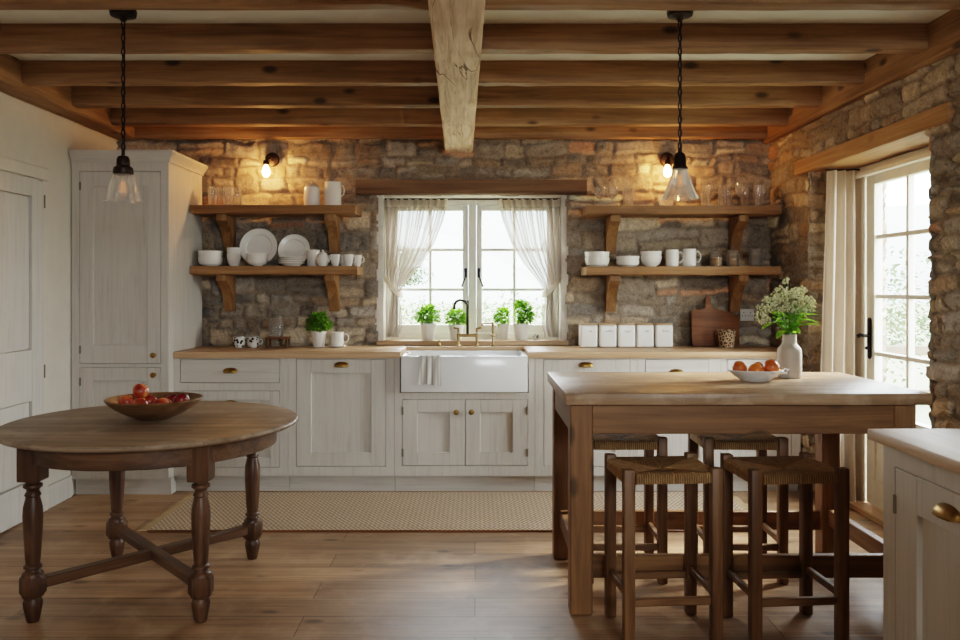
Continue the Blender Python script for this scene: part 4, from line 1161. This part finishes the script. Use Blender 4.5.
# upper left shelf
gl_l = [(-1.855, 5.80), (-1.80, 5.85), (-1.745, 5.80), (-1.70, 5.86)]
gn = ['ribbed tumbler nearest the tall cupboard on the upper left shelf', 'second ribbed tumbler from the tall cupboard on the upper left shelf', 'third ribbed tumbler from the tall cupboard on the upper left shelf', 'ribbed tumbler farthest from the tall cupboard in its row']
for (x, y), lb in zip(gl_l, gn):
    bm = B(); ribbed(bm, 0.031, 0.138); tag(obj('tumbler', bm, M['tumbler'], loc=(x, y, US + E)), lb, 'glass', 'ribbed tumblers on the upper left shelf')
jt = thing('storage_jar', 'white lidded storage jar on the upper left shelf', 'jar', (-1.163, 5.85, US + E))
bm = B(); lathe(bm, [(0, 0), (0.054, 0), (0.057, 0.004), (0.057, 0.135), (0.054, 0.142), (0.046, 0.147), (0, 0.147)], (0, 0, 0), 32); obj('vessel', bm, M['ceramic'], jt)
bm = B(); lathe(bm, [(0, 0.1475), (0.048, 0.1475), (0.05, 0.152), (0.04, 0.160), (0.012, 0.163), (0.010, 0.170), (0.013, 0.178), (0.008, 0.184), (0, 0.185)], (0, 0, 0), 28); obj('lid', bm, M['stoneware'], jt)
mlathe('pitcher', [(0, 0), (0.055, 0), (0.060, 0.006), (0.061, 0.13), (0.057, 0.15), (0.055, 0.165), (0.060, 0.176), (0.056, 0.176), (0.051, 0.164), (0.055, 0.13), (0.054, 0.012), (0, 0.009)], M['ceramic'], 'white straight sided pitcher beside the lidded jar on the upper left shelf', 'pitcher', (-1.015, 5.85, US + E), 32, None, [(0.055, 0, 0.155), (0.075, 0, 0.15), (0.082, 0, 0.125), (0.078, 0, 0.09), (0.059, 0, 0.075)])
# lower left shelf
GL = 'crockery on the lower left shelf'
def stacktwo(name, prof, x, y, z, step, labs, cat, mat='ceramic', group=GL, **kw):
    for i, lb in enumerate(labs): mlathe(name, prof, M[mat], lb, cat, (x, y, z + E + i * (step + 0.001)), group=group, **kw)
stacktwo('bowl', deepbowl(0.086, 0.064), -1.868, 5.79, LS, 0.0415, ['bottom white bowl of the pair nearest the tall cupboard', 'top white bowl of the pair nearest the tall cupboard'], 'bowl')
stacktwo('cup', cupp(0.05, 0.085), -1.705, 5.80, LS, 0.044, ['lower white cup of the stacked pair on the lower left shelf', 'upper white cup of the stacked pair on the lower left shelf'], 'cup')
for (x, r, lb, tl) in ((-1.555, 0.135, 'large white plate standing against the wall on the lower left shelf', 0.20), (-1.300, 0.114, 'smaller white plate standing against the wall on the lower left shelf', 0.22)):
    bm = B(); lathe(bm, platep(r, 0.028), (0, 0, 0), 48)
    o = obj('plate', bm, M['ceramic'], loc=(x, 5.914, LS + r * math.cos(tl) + 0.0055), rot=(PI / 2 - tl, 0, 0)); tag(o, lb, 'plate', GL)
stacktwo('bowl', bowlp(0.074, 0.045), -1.53, 5.765, LS, 0.0215, ['bottom small white bowl in front of the large standing plate', 'middle small white bowl in front of the large standing plate', 'top small white bowl in front of the large standing plate'], 'bowl')
stacktwo('plate', platep(0.094, 0.020), -1.292, 5.775, LS, 0.0125, ['bottom plate of the flat stack on the lower left shelf', 'second plate up in the flat stack on the lower left shelf', 'third plate up in the flat stack on the lower left shelf', 'top plate of the flat stack on the lower left shelf'], 'plate')
mlathe('beaker', mugp(0.047, 0.118), M['ceramic'], 'tall white beaker beside the smaller standing plate', 'cup', (-1.155, 5.86, LS + E), group=GL)
sp = thing('sugar_pot', 'small white lidded sugar pot on the lower left shelf', 'pot', (-1.072, 5.77, LS + E), -0.5, GL)
bm = B(); lathe(bm, [(0, 0), (0.03, 0), (0.033, 0.004), (0.044, 0.03), (0.046, 0.05), (0.036, 0.078), (0.032, 0.082), (0, 0.082)], (0, 0, 0), 28); obj('vessel', bm, M['ceramic'], sp)
bm = B(); lathe(bm, [(0, 0.0825), (0.031, 0.0825), (0.03, 0.088), (0.012, 0.098), (0.006, 0.102), (0.009, 0.109), (0.005, 0.114), (0, 0.115)], (0, 0, 0), 24); obj('lid', bm, M['ceramic'], sp)
bm = B(); tube(bm, [(0.036, 0, 0.07), (0.058, 0, 0.072), (0.066, 0, 0.05), (0.056, 0, 0.028), (0.040, 0, 0.025)], 0.004, 8); obj('handle', bm, M['ceramic'], sp)
for i, lb in enumerate(['white handled cup next to the sugar pot', 'second white handled cup from the sugar pot', 'third white handled cup from the sugar pot', 'white handled cup at the window end of the lower left shelf']):
    mlathe('teacup', cupp(0.036, 0.082), M['ceramic'], lb, 'cup', (-0.985 + i * 0.046, 5.785 if i % 2 == 0 else 5.885, LS + E), 24, 'white handled cups at the end of the lower left shelf', [(0.032, 0, 0.066), (0.044, 0, 0.068), (0.052, 0, 0.056), (0.051, 0, 0.04), (0.042, 0, 0.028), (0.029, 0, 0.025)], rz=-0.15)
# upper right shelf
for i, (x, lb) in enumerate(((0.885, 'stemmed glass nearest the window on the upper right shelf'), (0.972, 'second stemmed glass from the window on the upper right shelf'))):
    bm = B(); lathe(bm, stemglass(0.037, 0.14), (0, 0, 0), 28); tag(obj('stemmed_glass', bm, M['tumbler'], loc=(x, 5.81, RU + E)), lb, 'glass', 'stemmed glasses at the window end of the upper right shelf')
bm = B(); ribbed(bm, 0.037, 0.135, 12); tag(obj('tumbler', bm, M['tumbler'], loc=(1.085, 5.81, RU + E)), 'ribbed tumbler beside the two stemmed glasses on the upper right shelf', 'glass', 'tumblers on the upper right shelf')
ordn = ['nearest the pendant lamp', 'second along from the pendant lamp', 'third along from the pendant lamp', 'fourth along from the pendant lamp', 'fifth along from the pendant lamp', 'sixth along from the pendant lamp', 'next to last before the room corner', 'closest to the room corner']
for i in range(8):
    x = 1.625 + i * 0.062; y = 5.79 if i % 2 == 0 else 5.87
    bm = B()
    if i % 3 == 1: lathe(bm, stemglass(0.034, 0.165), (0, 0, 0), 28); nm = 'stemmed_glass'; k = 'tall stemmed glass'
    else: ribbed(bm, 0.032, 0.15, 12); nm = 'tumbler'; k = 'tall ribbed tumbler'
    tag(obj(nm, bm, M['tumbler'], loc=(x, y, RU + E)), k + ' on the upper right shelf, ' + ordn[i], 'glass', 'tall glasses at the corner end of the upper right shelf')
# lower right shelf
GR = 'crockery on the lower right shelf'
stacktwo('bowl', deepbowl(0.088, 0.062), 0.862, 5.79, RL, 0.040, ['bottom white bowl of the pair nearest the window', 'top white bowl of the pair nearest the window'], 'bowl', group=GR)
stacktwo('dish', deepbowl(0.083, 0.042), 1.078, 5.79, RL, 0.029, ['lower shallow dish of the stacked pair on the lower right shelf', 'upper shallow dish of the stacked pair on the lower right shelf'], 'dish', group=GR)
stacktwo('bowl', bowlp(0.076, 0.072), 1.242, 5.79, RL, 0.033, ['bottom round bowl of the pair beside the mugs', 'top round bowl of the pair beside the mugs'], 'bowl', group=GR)
mlathe('mug', mugp(0.045, 0.118), M['ceramic'], 'white mug beside the round bowls on the lower right shelf', 'mug', (1.39, 5.78, RL + E), 28, GR, mugh(0.045, 0.118))
mlathe('mug', mugp(0.047, 0.124), M['ceramic'], 'taller white mug beside the grain jars on the lower right shelf', 'mug', (1.513, 5.79, RL + E), 28, GR, mugh(0.047, 0.124))
for x, lb in ((1.70, 'glass jar of grain nearer the mugs on the lower right shelf'), (1.818, 'glass jar of grain nearer the corner on the lower right shelf')):
    g = thing('grain_jar', lb, 'jar', (x, 5.78, RL + E), 0, 'glass jars of grain on the lower right shelf')
    bm = B(); lathe(bm, [(0, 0), (0.037, 0), (0.040, 0.005), (0.040, 0.085), (0.034, 0.098), (0.033, 0.106), (0.031, 0.106), (0.032, 0.098), (0.0375, 0.084), (0.0375, 0.006), (0, 0.004)], (0, 0, 0), 28); obj('vessel', bm, M['tumbler'], g)
    bm = B(); lathe(bm, [(0, 0.0055), (0.036, 0.0055), (0.0365, 0.058), (0.02, 0.066), (0, 0.063)], (0, 0, 0), 24); obj('contents', bm, M['grain'], g)
    bm = B(); lathe(bm, [(0, 0.107), (0.034, 0.107), (0.035, 0.113), (0.012, 0.118), (0.007, 0.126), (0.012, 0.136), (0, 0.14)], (0, 0, 0), 24); obj('lid', bm, M['tumbler'], g)
bm = B(); ribbed(bm, 0.05, 0.125, 18); tag(obj('glass_jar', bm, M['tumbler'], loc=(1.985, 5.79, RL + E)), 'wide ribbed glass by the corner on the lower right shelf', 'glass')

# ------------------------------------------------------------------ things on the worktop
WT = 0.931
for x, lb, sidex in ((-1.660, 'small black and white floral pot nearer the tall cupboard', 0), (-1.562, 'small black and white floral pot with handle beside the bell jar stand', 1)):
    t = thing('floral_pot', lb, 'pot', (x, 5.78, WT + E), 0, 'floral pots on the worktop')
    bm = B(); lathe(bm, [(0, 0), (0.032, 0), (0.036, 0.004), (0.044, 0.03), (0.044, 0.066), (0.046, 0.072), (0.042, 0.072), (0.040, 0.06), (0.036, 0.01), (0, 0.006)], (0, 0, 0), 28); obj('vessel', bm, M['floral'], t)
    bm = B(); lathe(bm, [(0.045, 0.0725), (0.043, 0.095), (0.034, 0.115), (0.016, 0.126), (0.006, 0.128), (0.006, 0.134), (0.010, 0.142), (0, 0.146)], (0, 0, 0), 28); obj('glass_lid', bm, M['tumbler'], t)
    if sidex:
        bm = B(); tube(bm, [(0.043, 0, 0.055), (0.060, 0, 0.055), (0.064, 0, 0.04), (0.058, 0, 0.025), (0.040, 0, 0.022)], 0.004, 8); obj('handle', bm, M['ceramic'], t)
stn = thing('wooden_stand', 'small dark wooden stand carrying the glass bell jar', 'stand', (-1.387, 5.78, WT))
bm = B(); box(bm, -0.078, 0.078, -0.055, 0.055, 0.062, 0.075, 0.003); obj('top', bm, M['board'], stn)
for sx in (-1, 1):
    for sy in (-1, 1):
        bm = B(); box(bm, -0.008, 0.008, -0.008, 0.008, 0.001, 0.0615, 0.002); obj('leg', bm, M['tablerail'], stn, loc=(sx * 0.066, sy * 0.043, 0))
bj = thing('bell_jar', 'clear glass jar with wire ring standing on the small wooden stand', 'jar', (-1.40, 5.78, WT + 0.0765))
bm = B(); lathe(bm, [(0, 0), (0.044, 0), (0.047, 0.005), (0.047, 0.11), (0.036, 0.126), (0.035, 0.135), (0.033, 0.135), (0.034, 0.125), (0.0445, 0.108), (0.0445, 0.008), (0, 0.006)], (0, 0, 0), 32); obj('vessel', bm, M['tumbler'], bj)
bm = B(); lathe(bm, [(0, 0.136), (0.036, 0.136), (0.037, 0.145), (0.03, 0.150), (0, 0.151)], (0, 0, 0), 24); obj('lid', bm, M['hinge'], bj)
bm = B(); tube(bm, [(0.020 * math.cos(2 * PI * i / 20), 0, 0.172 + 0.020 * math.sin(2 * PI * i / 20)) for i in range(20)], 0.003, 6, closed=True); obj('ring', bm, M['hinge'], bj)

def herb(label, loc, pr, ph, fr, fh, n, seed, mat='leaf', clip=(-9, 9), ls=1.3):
    t = thing('potted_herb', label, 'plant', loc, 0, 'potted herbs')
    n = int(n * 1.7)
    bm = B(); k = pr
    lathe(bm, [(0, 0), (k * .72, 0), (k * .75, 0.003), (k * .93, ph * .8), (k * .94, ph * .82), (k, ph * .83), (k, ph), (k * .9, ph), (k * .88, ph * .86), (0, ph * .86)], (0, 0, 0), 32)
    obj('pot', bm, M['potclay'], t)
    bm = B(); lathe(bm, [(0, ph * .9), (k * .87, ph * .88)], (0, 0, 0), 20); obj('soil', bm, M['soil'], t)
    rr = random.Random(seed); bs, bl = B(), B()
    for i in range(n):
        th, ph_ = rr.uniform(0, 2 * PI), math.acos(rr.uniform(-0.55, 1)); q = rr.uniform(0.45, 1.0) ** 0.7
        dv = Vector((math.sin(ph_) * math.cos(th), math.sin(ph_) * math.sin(th), math.cos(ph_)))
        p = Vector((dv.x * fr * q, dv.y * fr * q, ph + fh * .36 + dv.z * fh * .56 * q))
        L_ = rr.uniform(0.016, 0.030) * ls
        if p.x - L_ * .9 < clip[0] or p.x + L_ * .9 > clip[1]: continue
        if i % 9 == 0: tube(bs, [(dv.x * .01, dv.y * .01, ph * .88), (p.x * .5, p.y * .5, (ph + p.z) / 2), p], 0.0013, 4)
        leaf(bl, p, (dv.x + rr.uniform(-.5, .5), dv.y + rr.uniform(-.5, .5), dv.z * 0.5 + rr.uniform(-.3, .5)), (0, 0, 1), L_, L_ * 0.38, rr.uniform(0, .5), 2)
    obj('stems', bs, M['stem'], t); obj('foliage', bl, M[mat], t, sharp=180)
herb('dark green herb in a white pot on the worktop below the left shelves', (-1.105, 5.80, WT + E), 0.052, 0.112, 0.082, 0.135, 300, 3, 'leaf')
WS = 0.966; S3 = 820 / 6.09
def wx(x): return (x - 475) / S3
herb('basil pot farthest left on the window board', (wx(428), 6.09, WS), 0.060, 0.122, 0.088, 0.145, 260, 4, clip=(-9, 0.108))
herb('basil pot on the window board right behind the gooseneck spout', (wx(456), 6.09, WS), 0.057, 0.112, 0.074, 0.125, 220, 5, clip=(-0.092, 9))
herb('smaller basil pot of the pair on the window board right of the taps', (wx(503.5), 6.135, WS), 0.050, 0.115, 0.066, 0.125, 220, 6, clip=(-9, 0.062))
herb('bushiest basil pot, rightmost on the window board', (wx(521), 6.07, WS), 0.059, 0.122, 0.092, 0.18, 380, 8, clip=(-0.066, 9))
bm = B(); lathe(bm, [(0, 0), (0.018, 0), (0.024, 0.01), (0.026, 0.022), (0.020, 0.034), (0.021, 0.038), (0.017, 0.038), (0.016, 0.033), (0, 0.03)], (0, 0, 0), 20)
tag(obj('trinket_pot', bm, M['floral'], loc=(wx(536), 6.08, WS)), 'tiny dark patterned pot at the right end of the window board', 'pot')
mg = mlathe('mug', mugp(0.044, 0.095), M['ceramic'], 'white mug on a saucer beside the herb pot on the worktop', 'mug', (-0.970, 5.79, WT + 0.0135), 28, None, mugh(0.044, 0.095))
bm = B(); lathe(bm, platep(0.065, 0.010), (0, 0, 0), 32); tag(obj('saucer', bm, M['ceramic'], loc=(-0.972, 5.79, WT + E)), 'small white saucer under the mug beside the herb pot', 'saucer')

# canisters with lettering
for i, (xc, word, lb) in enumerate(((588, 'tea', 'square white canister lettered tea, nearest the window'), (607, 'coffee', 'square white canister lettered coffee, second from the window'), (625.5, 'sugar', 'square white canister lettered sugar, middle of the five'), (644, 'salt', 'square white canister lettered salt, fourth from the window'), (663, 'flour', 'square white canister lettered flour, nearest the chopping board'))):
    t = thing('canister', lb, 'canister', ((xc - 475) / 141, 5.82, WT + E), 0, 'white lettered canisters on the worktop')
    bm = B(); box(bm, -0.061, 0.061, -0.055, 0.055, 0, 0.158, 0.014, 3); obj('vessel', bm, M['ceramic'], t)
    bm = B(); box(bm, -0.060, 0.060, -0.054, 0.054, 0.1585, 0.168, 0.003); obj('lid', bm, M['worktop'], t)
    cu = bpy.data.curves.new('lettering', 'FONT'); cu.body = word; cu.size = 0.024; cu.align_x = 'CENTER'; cu.extrude = 0.0003; cu.resolution_u = 2
    tmp = bpy.data.objects.new('tmp_text', cu); COL.objects.link(tmp)
    dg = bpy.context.evaluated_depsgraph_get(); me = bpy.data.meshes.new_from_object(tmp.evaluated_get(dg)); bpy.data.objects.remove(tmp)
    me.materials.clear(); me.materials.append(M['ink'])
    o = bpy.data.objects.new('lettering', me); COL.objects.link(o); o.parent = t; o.location = (0.008, -0.0556, 0.108); o.rotation_euler = (PI / 2, 0, 0)

# chopping board leaning on the wall
bm = B()
out = [(-0.17, 0.0), (0.17, 0.0), (0.172, 0.20), (0.165, 0.222), (0.10, 0.245), (0.03, 0.262), (-0.02, 0.275), (-0.028, 0.290), (-0.028, 0.345), (-0.036, 0.358), (-0.058, 0.358), (-0.066, 0.345), (-0.066, 0.275), (-0.08, 0.262), (-0.155, 0.262), (-0.17, 0.25)]
prism(bm, out, 'y', -0.011, 0.011, 0.003)
o = obj('chopping_board', bm, M['board'], loc=((716 - 475) / 139, 5.905, WT + 0.003), rot=(-0.13, 0, 0))
tag(o, 'dark wooden chopping board with handle leaning on the stone wall', 'chopping board')
bm = B(); n = 40
lathe(bm, [(0, 0), (0.046, 0), (0.050, 0.005), (0.058, 0.085), (0.061, 0.115), (0.056, 0.115), (0.052, 0.085), (0.045, 0.008), (0, 0.007)], (0, 0, 0), n)
for v in bm.verts:
    if v.co.z > 0.1:
        a = math.atan2(v.co.y, v.co.x); v.co.z += 0.012 * math.sin(a * 8); v.co.x *= 1 + 0.05 * math.sin(a * 8); v.co.y *= 1 + 0.05 * math.sin(a * 8)
tag(obj('openwork_pot', bm, M['lattice'], loc=((726.5 - 475) / 142, 5.77, WT + E)), 'small openwork pot with wavy rim in front of the chopping board', 'pot')
so = thing('wall_socket', 'white double wall socket on the stone wall beside the chopping board', 'socket', ((746.5 - 475) / 137, 5.985, 1.11))
bm = B(); box(bm, -0.05, 0.05, -0.014, 0.0, 0, 0.088, 0.004); obj('plate', bm, M['socket'], so)
bm = B()
for s in (-1, 1):
    for dx_, dz_ in ((0, 0.06), (-0.011, 0.038), (0.011, 0.038)): box(bm, s * 0.024 + dx_ - 0.003, s * 0.024 + dx_ + 0.003, -0.0146, -0.0138, dz_ - 0.004, dz_ + 0.004)
obj('socket_hole', bm, M['iron'], so)

# ------------------------------------------------------------------ curtains
def curtain_surface(bm, outer, inner, zs, y, folds, amp, ph=0.0, nu=90):
    rows = []
    for z in zs:
        xo, xi = outer(z), inner(z); w_ = abs(xi - xo); row = []
        for i in range(nu + 1):
            t = i / nu
            a = amp * min(1, w_ / 0.25) + 0.008
            row.append(bm.verts.new((xo + (xi - xo) * t + 0.004 * math.sin(t * 40 + z * 3), y + a * math.sin(2 * PI * folds * t + ph + 0.5 * math.sin(z * 4)) + a * 0.35 * math.sin(2 * PI * folds * 2.3 * t + z * 2), z)))
        rows.append(row)
    for a, b in zip(rows, rows[1:]):
        for i in range(nu): bm.faces.new((a[i], a[i + 1], b[i + 1], b[i]))
def interp(tab): return lambda z: float(np.interp(z, [t[0] for t in tab], [t[1] for t in tab]))
YC = 6.115; SC = 820 / YC
def czt(p): return 1.35 + (288 - p) / SC
def cxt(p): return (p - 475) / SC
outer = [(335, 387), (320, 388), (300, 391), (293, 392), (285, 387), (275, 384), (240, 383.5), (200, 383)][::1]
inner = [(335, 400), (325, 403), (308, 402), (298, 399), (292, 400), (281, 407), (263, 421.7), (243, 434), (220, 442.8), (199, 448)]
oz = [(czt(a), cxt(b)) for a, b in outer]; iz = [(czt(a), cxt(b)) for a, b in inner]
zs = np.linspace(0.985, 2.008, 70)
for side, lb in ((0, 'sheer linen curtain tied back at the left of the sink window'), (1, 'sheer linen curtain tied back at the right of the sink window')):
    t = thing('sheer_curtain', lb, 'curtain', (0, 0, 0), 0, 'sheer curtains at the sink window')
    cm = -0.0185
    f = (lambda x: x) if side == 0 else (lambda x: 2 * cm - x)
    fo, fi = interp(oz), interp(iz)
    bm = B(); curtain_surface(bm, lambda z: f(fo(z)), lambda z: f(fi(z)), zs, YC, 9, 0.026, side * 1.3)
    obj('drape', bm, M['sheer'], t, sharp=180)
    bm = B(); curtain_surface(bm, lambda z: f(fo(z)), lambda z: f(fi(z)), np.linspace(1.955, 2.012, 6), YC - 0.004, 9, 0.026, side * 1.3); obj('heading', bm, M['drape'], t, sharp=180)
    bm = B()
    zt_ = czt(293)
    tie = [(f(cxt(382.5)), YC + 0.02, czt(272)), (f(cxt(386)), YC - 0.045, czt(280)), (f(cxt(393)), YC - 0.055, czt(288)), (f(cxt(400)), YC - 0.045, czt(295)), (f(cxt(403)), YC, czt(295)), (f(cxt(398)), YC + 0.045, czt(290)), (f(cxt(388)), YC + 0.05, czt(280))]
    rr_ = []
    for p in tie:
        rr_.append([bm.verts.new((p[0], p[1], p[2] + e)) for e in (-0.022, 0.022)])
    for a, b in zip(rr_, rr_[1:]): bm.faces.new((a[0], a[1], b[1], b[0]))
    obj('tie_back', bm, M['drape'], t, sharp=180)
cr_ = thing('curtain_rod', 'thin dark rod carrying the sheer curtains at the sink window', 'curtain rod', (0, 0, 0))
bm = B(); tube(bm, [(WX0 + 0.002, YC, 2.013), (WX1 - 0.002, YC, 2.013)], 0.006, 8); obj('rod', bm, M['bronze'], cr_)

# long drape at the garden door
t = thing('long_curtain', 'long cream curtain gathered beside the garden door', 'curtain', (0, 0, 0))
bm = B(); nu = 110; rows = []
for k in range(50):
    z = 0.015 + (2.075 - 0.015) * k / 49
    q = k / 49
    x0 = 2.135 + 0.040 * q ** 2; x1 = 2.398 - 0.012 * q
    row = []
    for i in range(nu + 1):
        u = i / nu
        amp = 0.045 - 0.012 * q; 
        row.append(bm.verts.new((x0 + (x1 - x0) * u, 5.075 + amp * math.sin(2 * PI * 3.6 * u + 0.3 * math.sin(3 * z)) + 0.004 * math.sin(2 * PI * 9 * u + z) + 0.02 * (u - 0.5), z)))
    rows.append(row)
for a, b in zip(rows, rows[1:]):
    for i in range(nu): bm.faces.new((a[i], a[i + 1], b[i + 1], b[i]))
obj('drape', bm, M['drape'], t, sharp=180)
bm = B(); tube(bm, [(2.17, 5.075, 2.082), (2.385, 5.075, 2.082)], 0.006, 8); obj('curtain_track', bm, M['bronze'], t)

# ------------------------------------------------------------------ rug
rg = thing('rug', 'long flat woven jute rug with fringed ends in front of the sink', 'rug', (-0.09, 4.96, 0))
bm = B()
box(bm, -1.72, 1.72, -0.425, 0.425, 0.001, 0.012, 0.003); obj('rug_weave', bm, M['rug'], rg)
bm = B(); box(bm, -1.722, 1.722, -0.432, -0.4255, 0.001, 0.013, 0.002); box(bm, -1.722, 1.722, 0.4255, 0.432, 0.001, 0.013, 0.002); obj('binding', bm, M['board'], rg)
r_ = random.Random(9)
for s in (-1, 1):
    bm = B()
    for k in range(58):
        y = -0.42 + 0.84 * k / 57; e = r_.uniform(-0.012, 0.012)
        tube(bm, [(s * 1.718, y, 0.008), (s * 1.745, y + e * .5, 0.007), (s * (1.775 + r_.uniform(-.008, .008)), y + e, 0.0045)], [0.0042, 0.0036, 0.0024], 5)
    obj('fringe', bm, M['fringe'], rg)

# ------------------------------------------------------------------ outdoors
bm = B()
box(bm, -60, 60, YB + 0.33, 120, -0.45, -0.35); box(bm, XR + 0.52, 60, -20, YB + 0.33, -0.45, -0.35)
tag(obj('lawn', bm, M['grass'], kind='structure'), 'pale sunlit lawn outside', 'lawn')
bm = B()
for k, (cx_, cy_, rx, rz_) in enumerate(((-26, 100, 40, 11), (10, 108, 46, 15), (58, 100, 44, 12))):
    lathe(bm, [(1.0, 0), (0.93, 0.16), (0.8, 0.42), (0.6, 0.72), (0.35, 0.93), (0.12, 0.99), (0, 1)], (0, 0, 0), 40, Matrix.Translation((cx_, cy_, -0.4)) @ Matrix.Diagonal((rx, 14, rz_, 1)))
tag(obj('hills', bm, M['hill'], kind='structure'), 'pale hazy hills beyond the lawn', 'hills')
def leafcloud(bm, c, rad, n, L, rr):
    for _ in range(n):
        th, ph_ = rr.uniform(0, 2 * PI), math.acos(rr.uniform(-1, 1)); q = rr.random() ** 0.4
        d_ = Vector((math.sin(ph_) * math.cos(th), math.sin(ph_) * math.sin(th), math.cos(ph_)))
        p = Vector(c) + Vector((d_.x * rad[0] * q, d_.y * rad[1] * q, d_.z * rad[2] * q))
        leaf(bm, p, (d_.x + rr.uniform(-.6, .6), d_.y + rr.uniform(-.6, .6), rr.uniform(-.6, .6)), (0, 0, 1), L * rr.uniform(.7, 1.3), L * 0.35, 0.2, 2)
rr = random.Random(21)
bm = B()
for k in range(24): leafcloud(bm, (-14 + k * 1.25, 24 + rr.uniform(-.4, .4), 0.3), (1.1, 0.8, 0.85 + rr.uniform(-.1, .25)), 520, 0.13, rr)
tag(obj('garden_hedge', bm, M['treeleaf'], sharp=180), 'pale green field hedge outside the sink window', 'hedge')
def tree(label, loc, h_, rad, n, L):
    t = thing('garden_tree', label, 'tree', loc)
    bm = B(); tube(bm, [(0, 0, 0), (0.1, 0, h_ * .4), (-0.05, 0.1, h_ * .75)], [0.22, 0.16, 0.08], 10)
    for a in (0.5, 2.3, 4.2): tube(bm, [(0.05, 0, h_ * .45), (math.cos(a) * rad * .4, math.sin(a) * rad * .4, h_ * .7), (math.cos(a) * rad * .7, math.sin(a) * rad * .7, h_ * .85)], [0.1, 0.06, 0.03], 7)
    obj('trunk', bm, M['bark'], t)
    bm = B(); q = random.Random(len(label))
    for _ in range(9):
        a = q.uniform(0, 2 * PI); leafcloud(bm, (math.cos(a) * rad * .55 * q.random(), math.sin(a) * rad * .55 * q.random(), h_ * q.uniform(.62, 1.0)), (rad * .5, rad * .5, h_ * .17), n // 9, L, q)
    obj('crown', bm, M['treeleaf'], t, sharp=180)
tree('hazy round tree far off behind the right window panes', (5.2, 40, -0.35), 4.2, 2.4, 3600, 0.17)
tree('hazy tree far off behind the left window panes', (-4.6, 46, -0.35), 3.6, 2.6, 3600, 0.18)
bs_ = thing('garden_bush', 'pale green shrub outside the garden door', 'shrub', (7.5, 11.8, -0.35))
bm = B(); q = random.Random(33)
for _ in range(10): leafcloud(bm, (q.uniform(-1.4, 1.6), q.uniform(-.8, .8), q.uniform(.7, 2.6)), (0.8, 0.7, 0.6), 420, 0.085, q)
obj('foliage', bm, M['treeleaf'], bs_, sharp=180)
bm = B()
for a in (-.5, 0, .5): tube(bm, [(a * .3, 0, 0), (a, 0.1, 1.4)], [0.06, 0.02], 6)
obj('stem', bm, M['bark'], bs_)
fe = thing('garden_rail', 'low wooden rail fence outside the garden door', 'fence', (3.2, 7.1, -0.35))
bm = B(); box(bm, 0.25, 3.6, -0.03, 0.03, 1.12, 1.20, 0.006); box(bm, 0.25, 3.6, -0.02, 0.02, 0.75, 0.82, 0.006); obj('rail', bm, M['bark'], fe)
for k in range(3):
    bm = B(); box(bm, -0.045, 0.045, -0.045, 0.045, 0, 1.28, 0.008); obj('post', bm, M['bark'], fe, loc=(0.3 + k * 1.5, 0.08, 0))

# ------------------------------------------------------------------ world, lights, camera
w_ = bpy.data.worlds.new('World'); sc.world = w_; w_.use_nodes = True
nt = w_.node_tree; bg = nt.nodes['Background']
tcn = nt.nodes.new('ShaderNodeTexCoord'); sp_ = nt.nodes.new('ShaderNodeSeparateXYZ'); rp = nt.nodes.new('ShaderNodeValToRGB')
nt.links.new(tcn.outputs['Generated'], sp_.inputs[0]); nt.links.new(sp_.outputs[2], rp.inputs[0])
rp.color_ramp.elements[0].position = 0.0; rp.color_ramp.elements[0].color = (0.98, 0.985, 1.0, 1)
rp.color_ramp.elements[1].position = 0.7; rp.color_ramp.elements[1].color = (0.78, 0.88, 1.0, 1)
nt.links.new(rp.outputs[0], bg.inputs['Color']); bg.inputs['Strength'].default_value = 16.0

def area(name, loc, rot, sx, sy, energy, col=(1, 1, 1), portal=False):
    l = bpy.data.lights.new(name, 'AREA'); l.shape = 'RECTANGLE'; l.size = sx; l.size_y = sy; l.energy = energy; l.color = col
    if portal: l.cycles.is_portal = True
    o = bpy.data.objects.new(name, l); COL.objects.link(o); o.location = loc; o.rotation_euler = rot
    return o
area('window_daylight_portal', (-0.02, 6.33, 1.5), (-PI / 2, 0, 0), 1.3, 1.06, 1, portal=True)
area('door_daylight_portal', (2.67, 4.58, 1.05), (0, PI / 2, 0), 2.1, 1.4, 1, portal=True)
area('room_fill_behind', (1.4, -2.2, 2.25), (math.radians(58), 0, math.radians(14)), 1.5, 1.2, 82, (0.86, 0.94, 1.0))  # added fill light behind the camera; the wall there has no window
sun = bpy.data.lights.new('sun', 'SUN'); sun.energy = 9.0; sun.angle = math.radians(14); sun.color = (1, 0.95, 0.86)
so_ = bpy.data.objects.new('sun', sun); COL.objects.link(so_); so_.rotation_euler = Vector((-0.8, -0.34, -0.52)).to_track_quat('-Z', 'Y').to_euler()

cam = bpy.data.cameras.new('Camera'); cam.sensor_width = 36; cam.lens = 820 / 960 * 36
cam.shift_x = 5 / 960; cam.shift_y = -32 / 960; cam.clip_start = 0.05; cam.clip_end = 400
co_ = bpy.data.objects.new('Camera', cam); COL.objects.link(co_); co_.location = (0, 0, 1.35); co_.rotation_euler = (PI / 2, 0, 0)
sc.camera = co_
sc.cycles.use_denoising = True
try: sc.cycles.denoiser = 'OPENIMAGEDENOISE'
except Exception: pass
sc.cycles.max_bounces = 10; sc.cycles.transparent_max_bounces = 24
sc.cycles.sample_clamp_indirect = 6.0
sc.view_settings.view_transform = 'Filmic'
try: sc.view_settings.look = 'Medium High Contrast'
except Exception: pass
sc.view_settings.exposure = 0.93
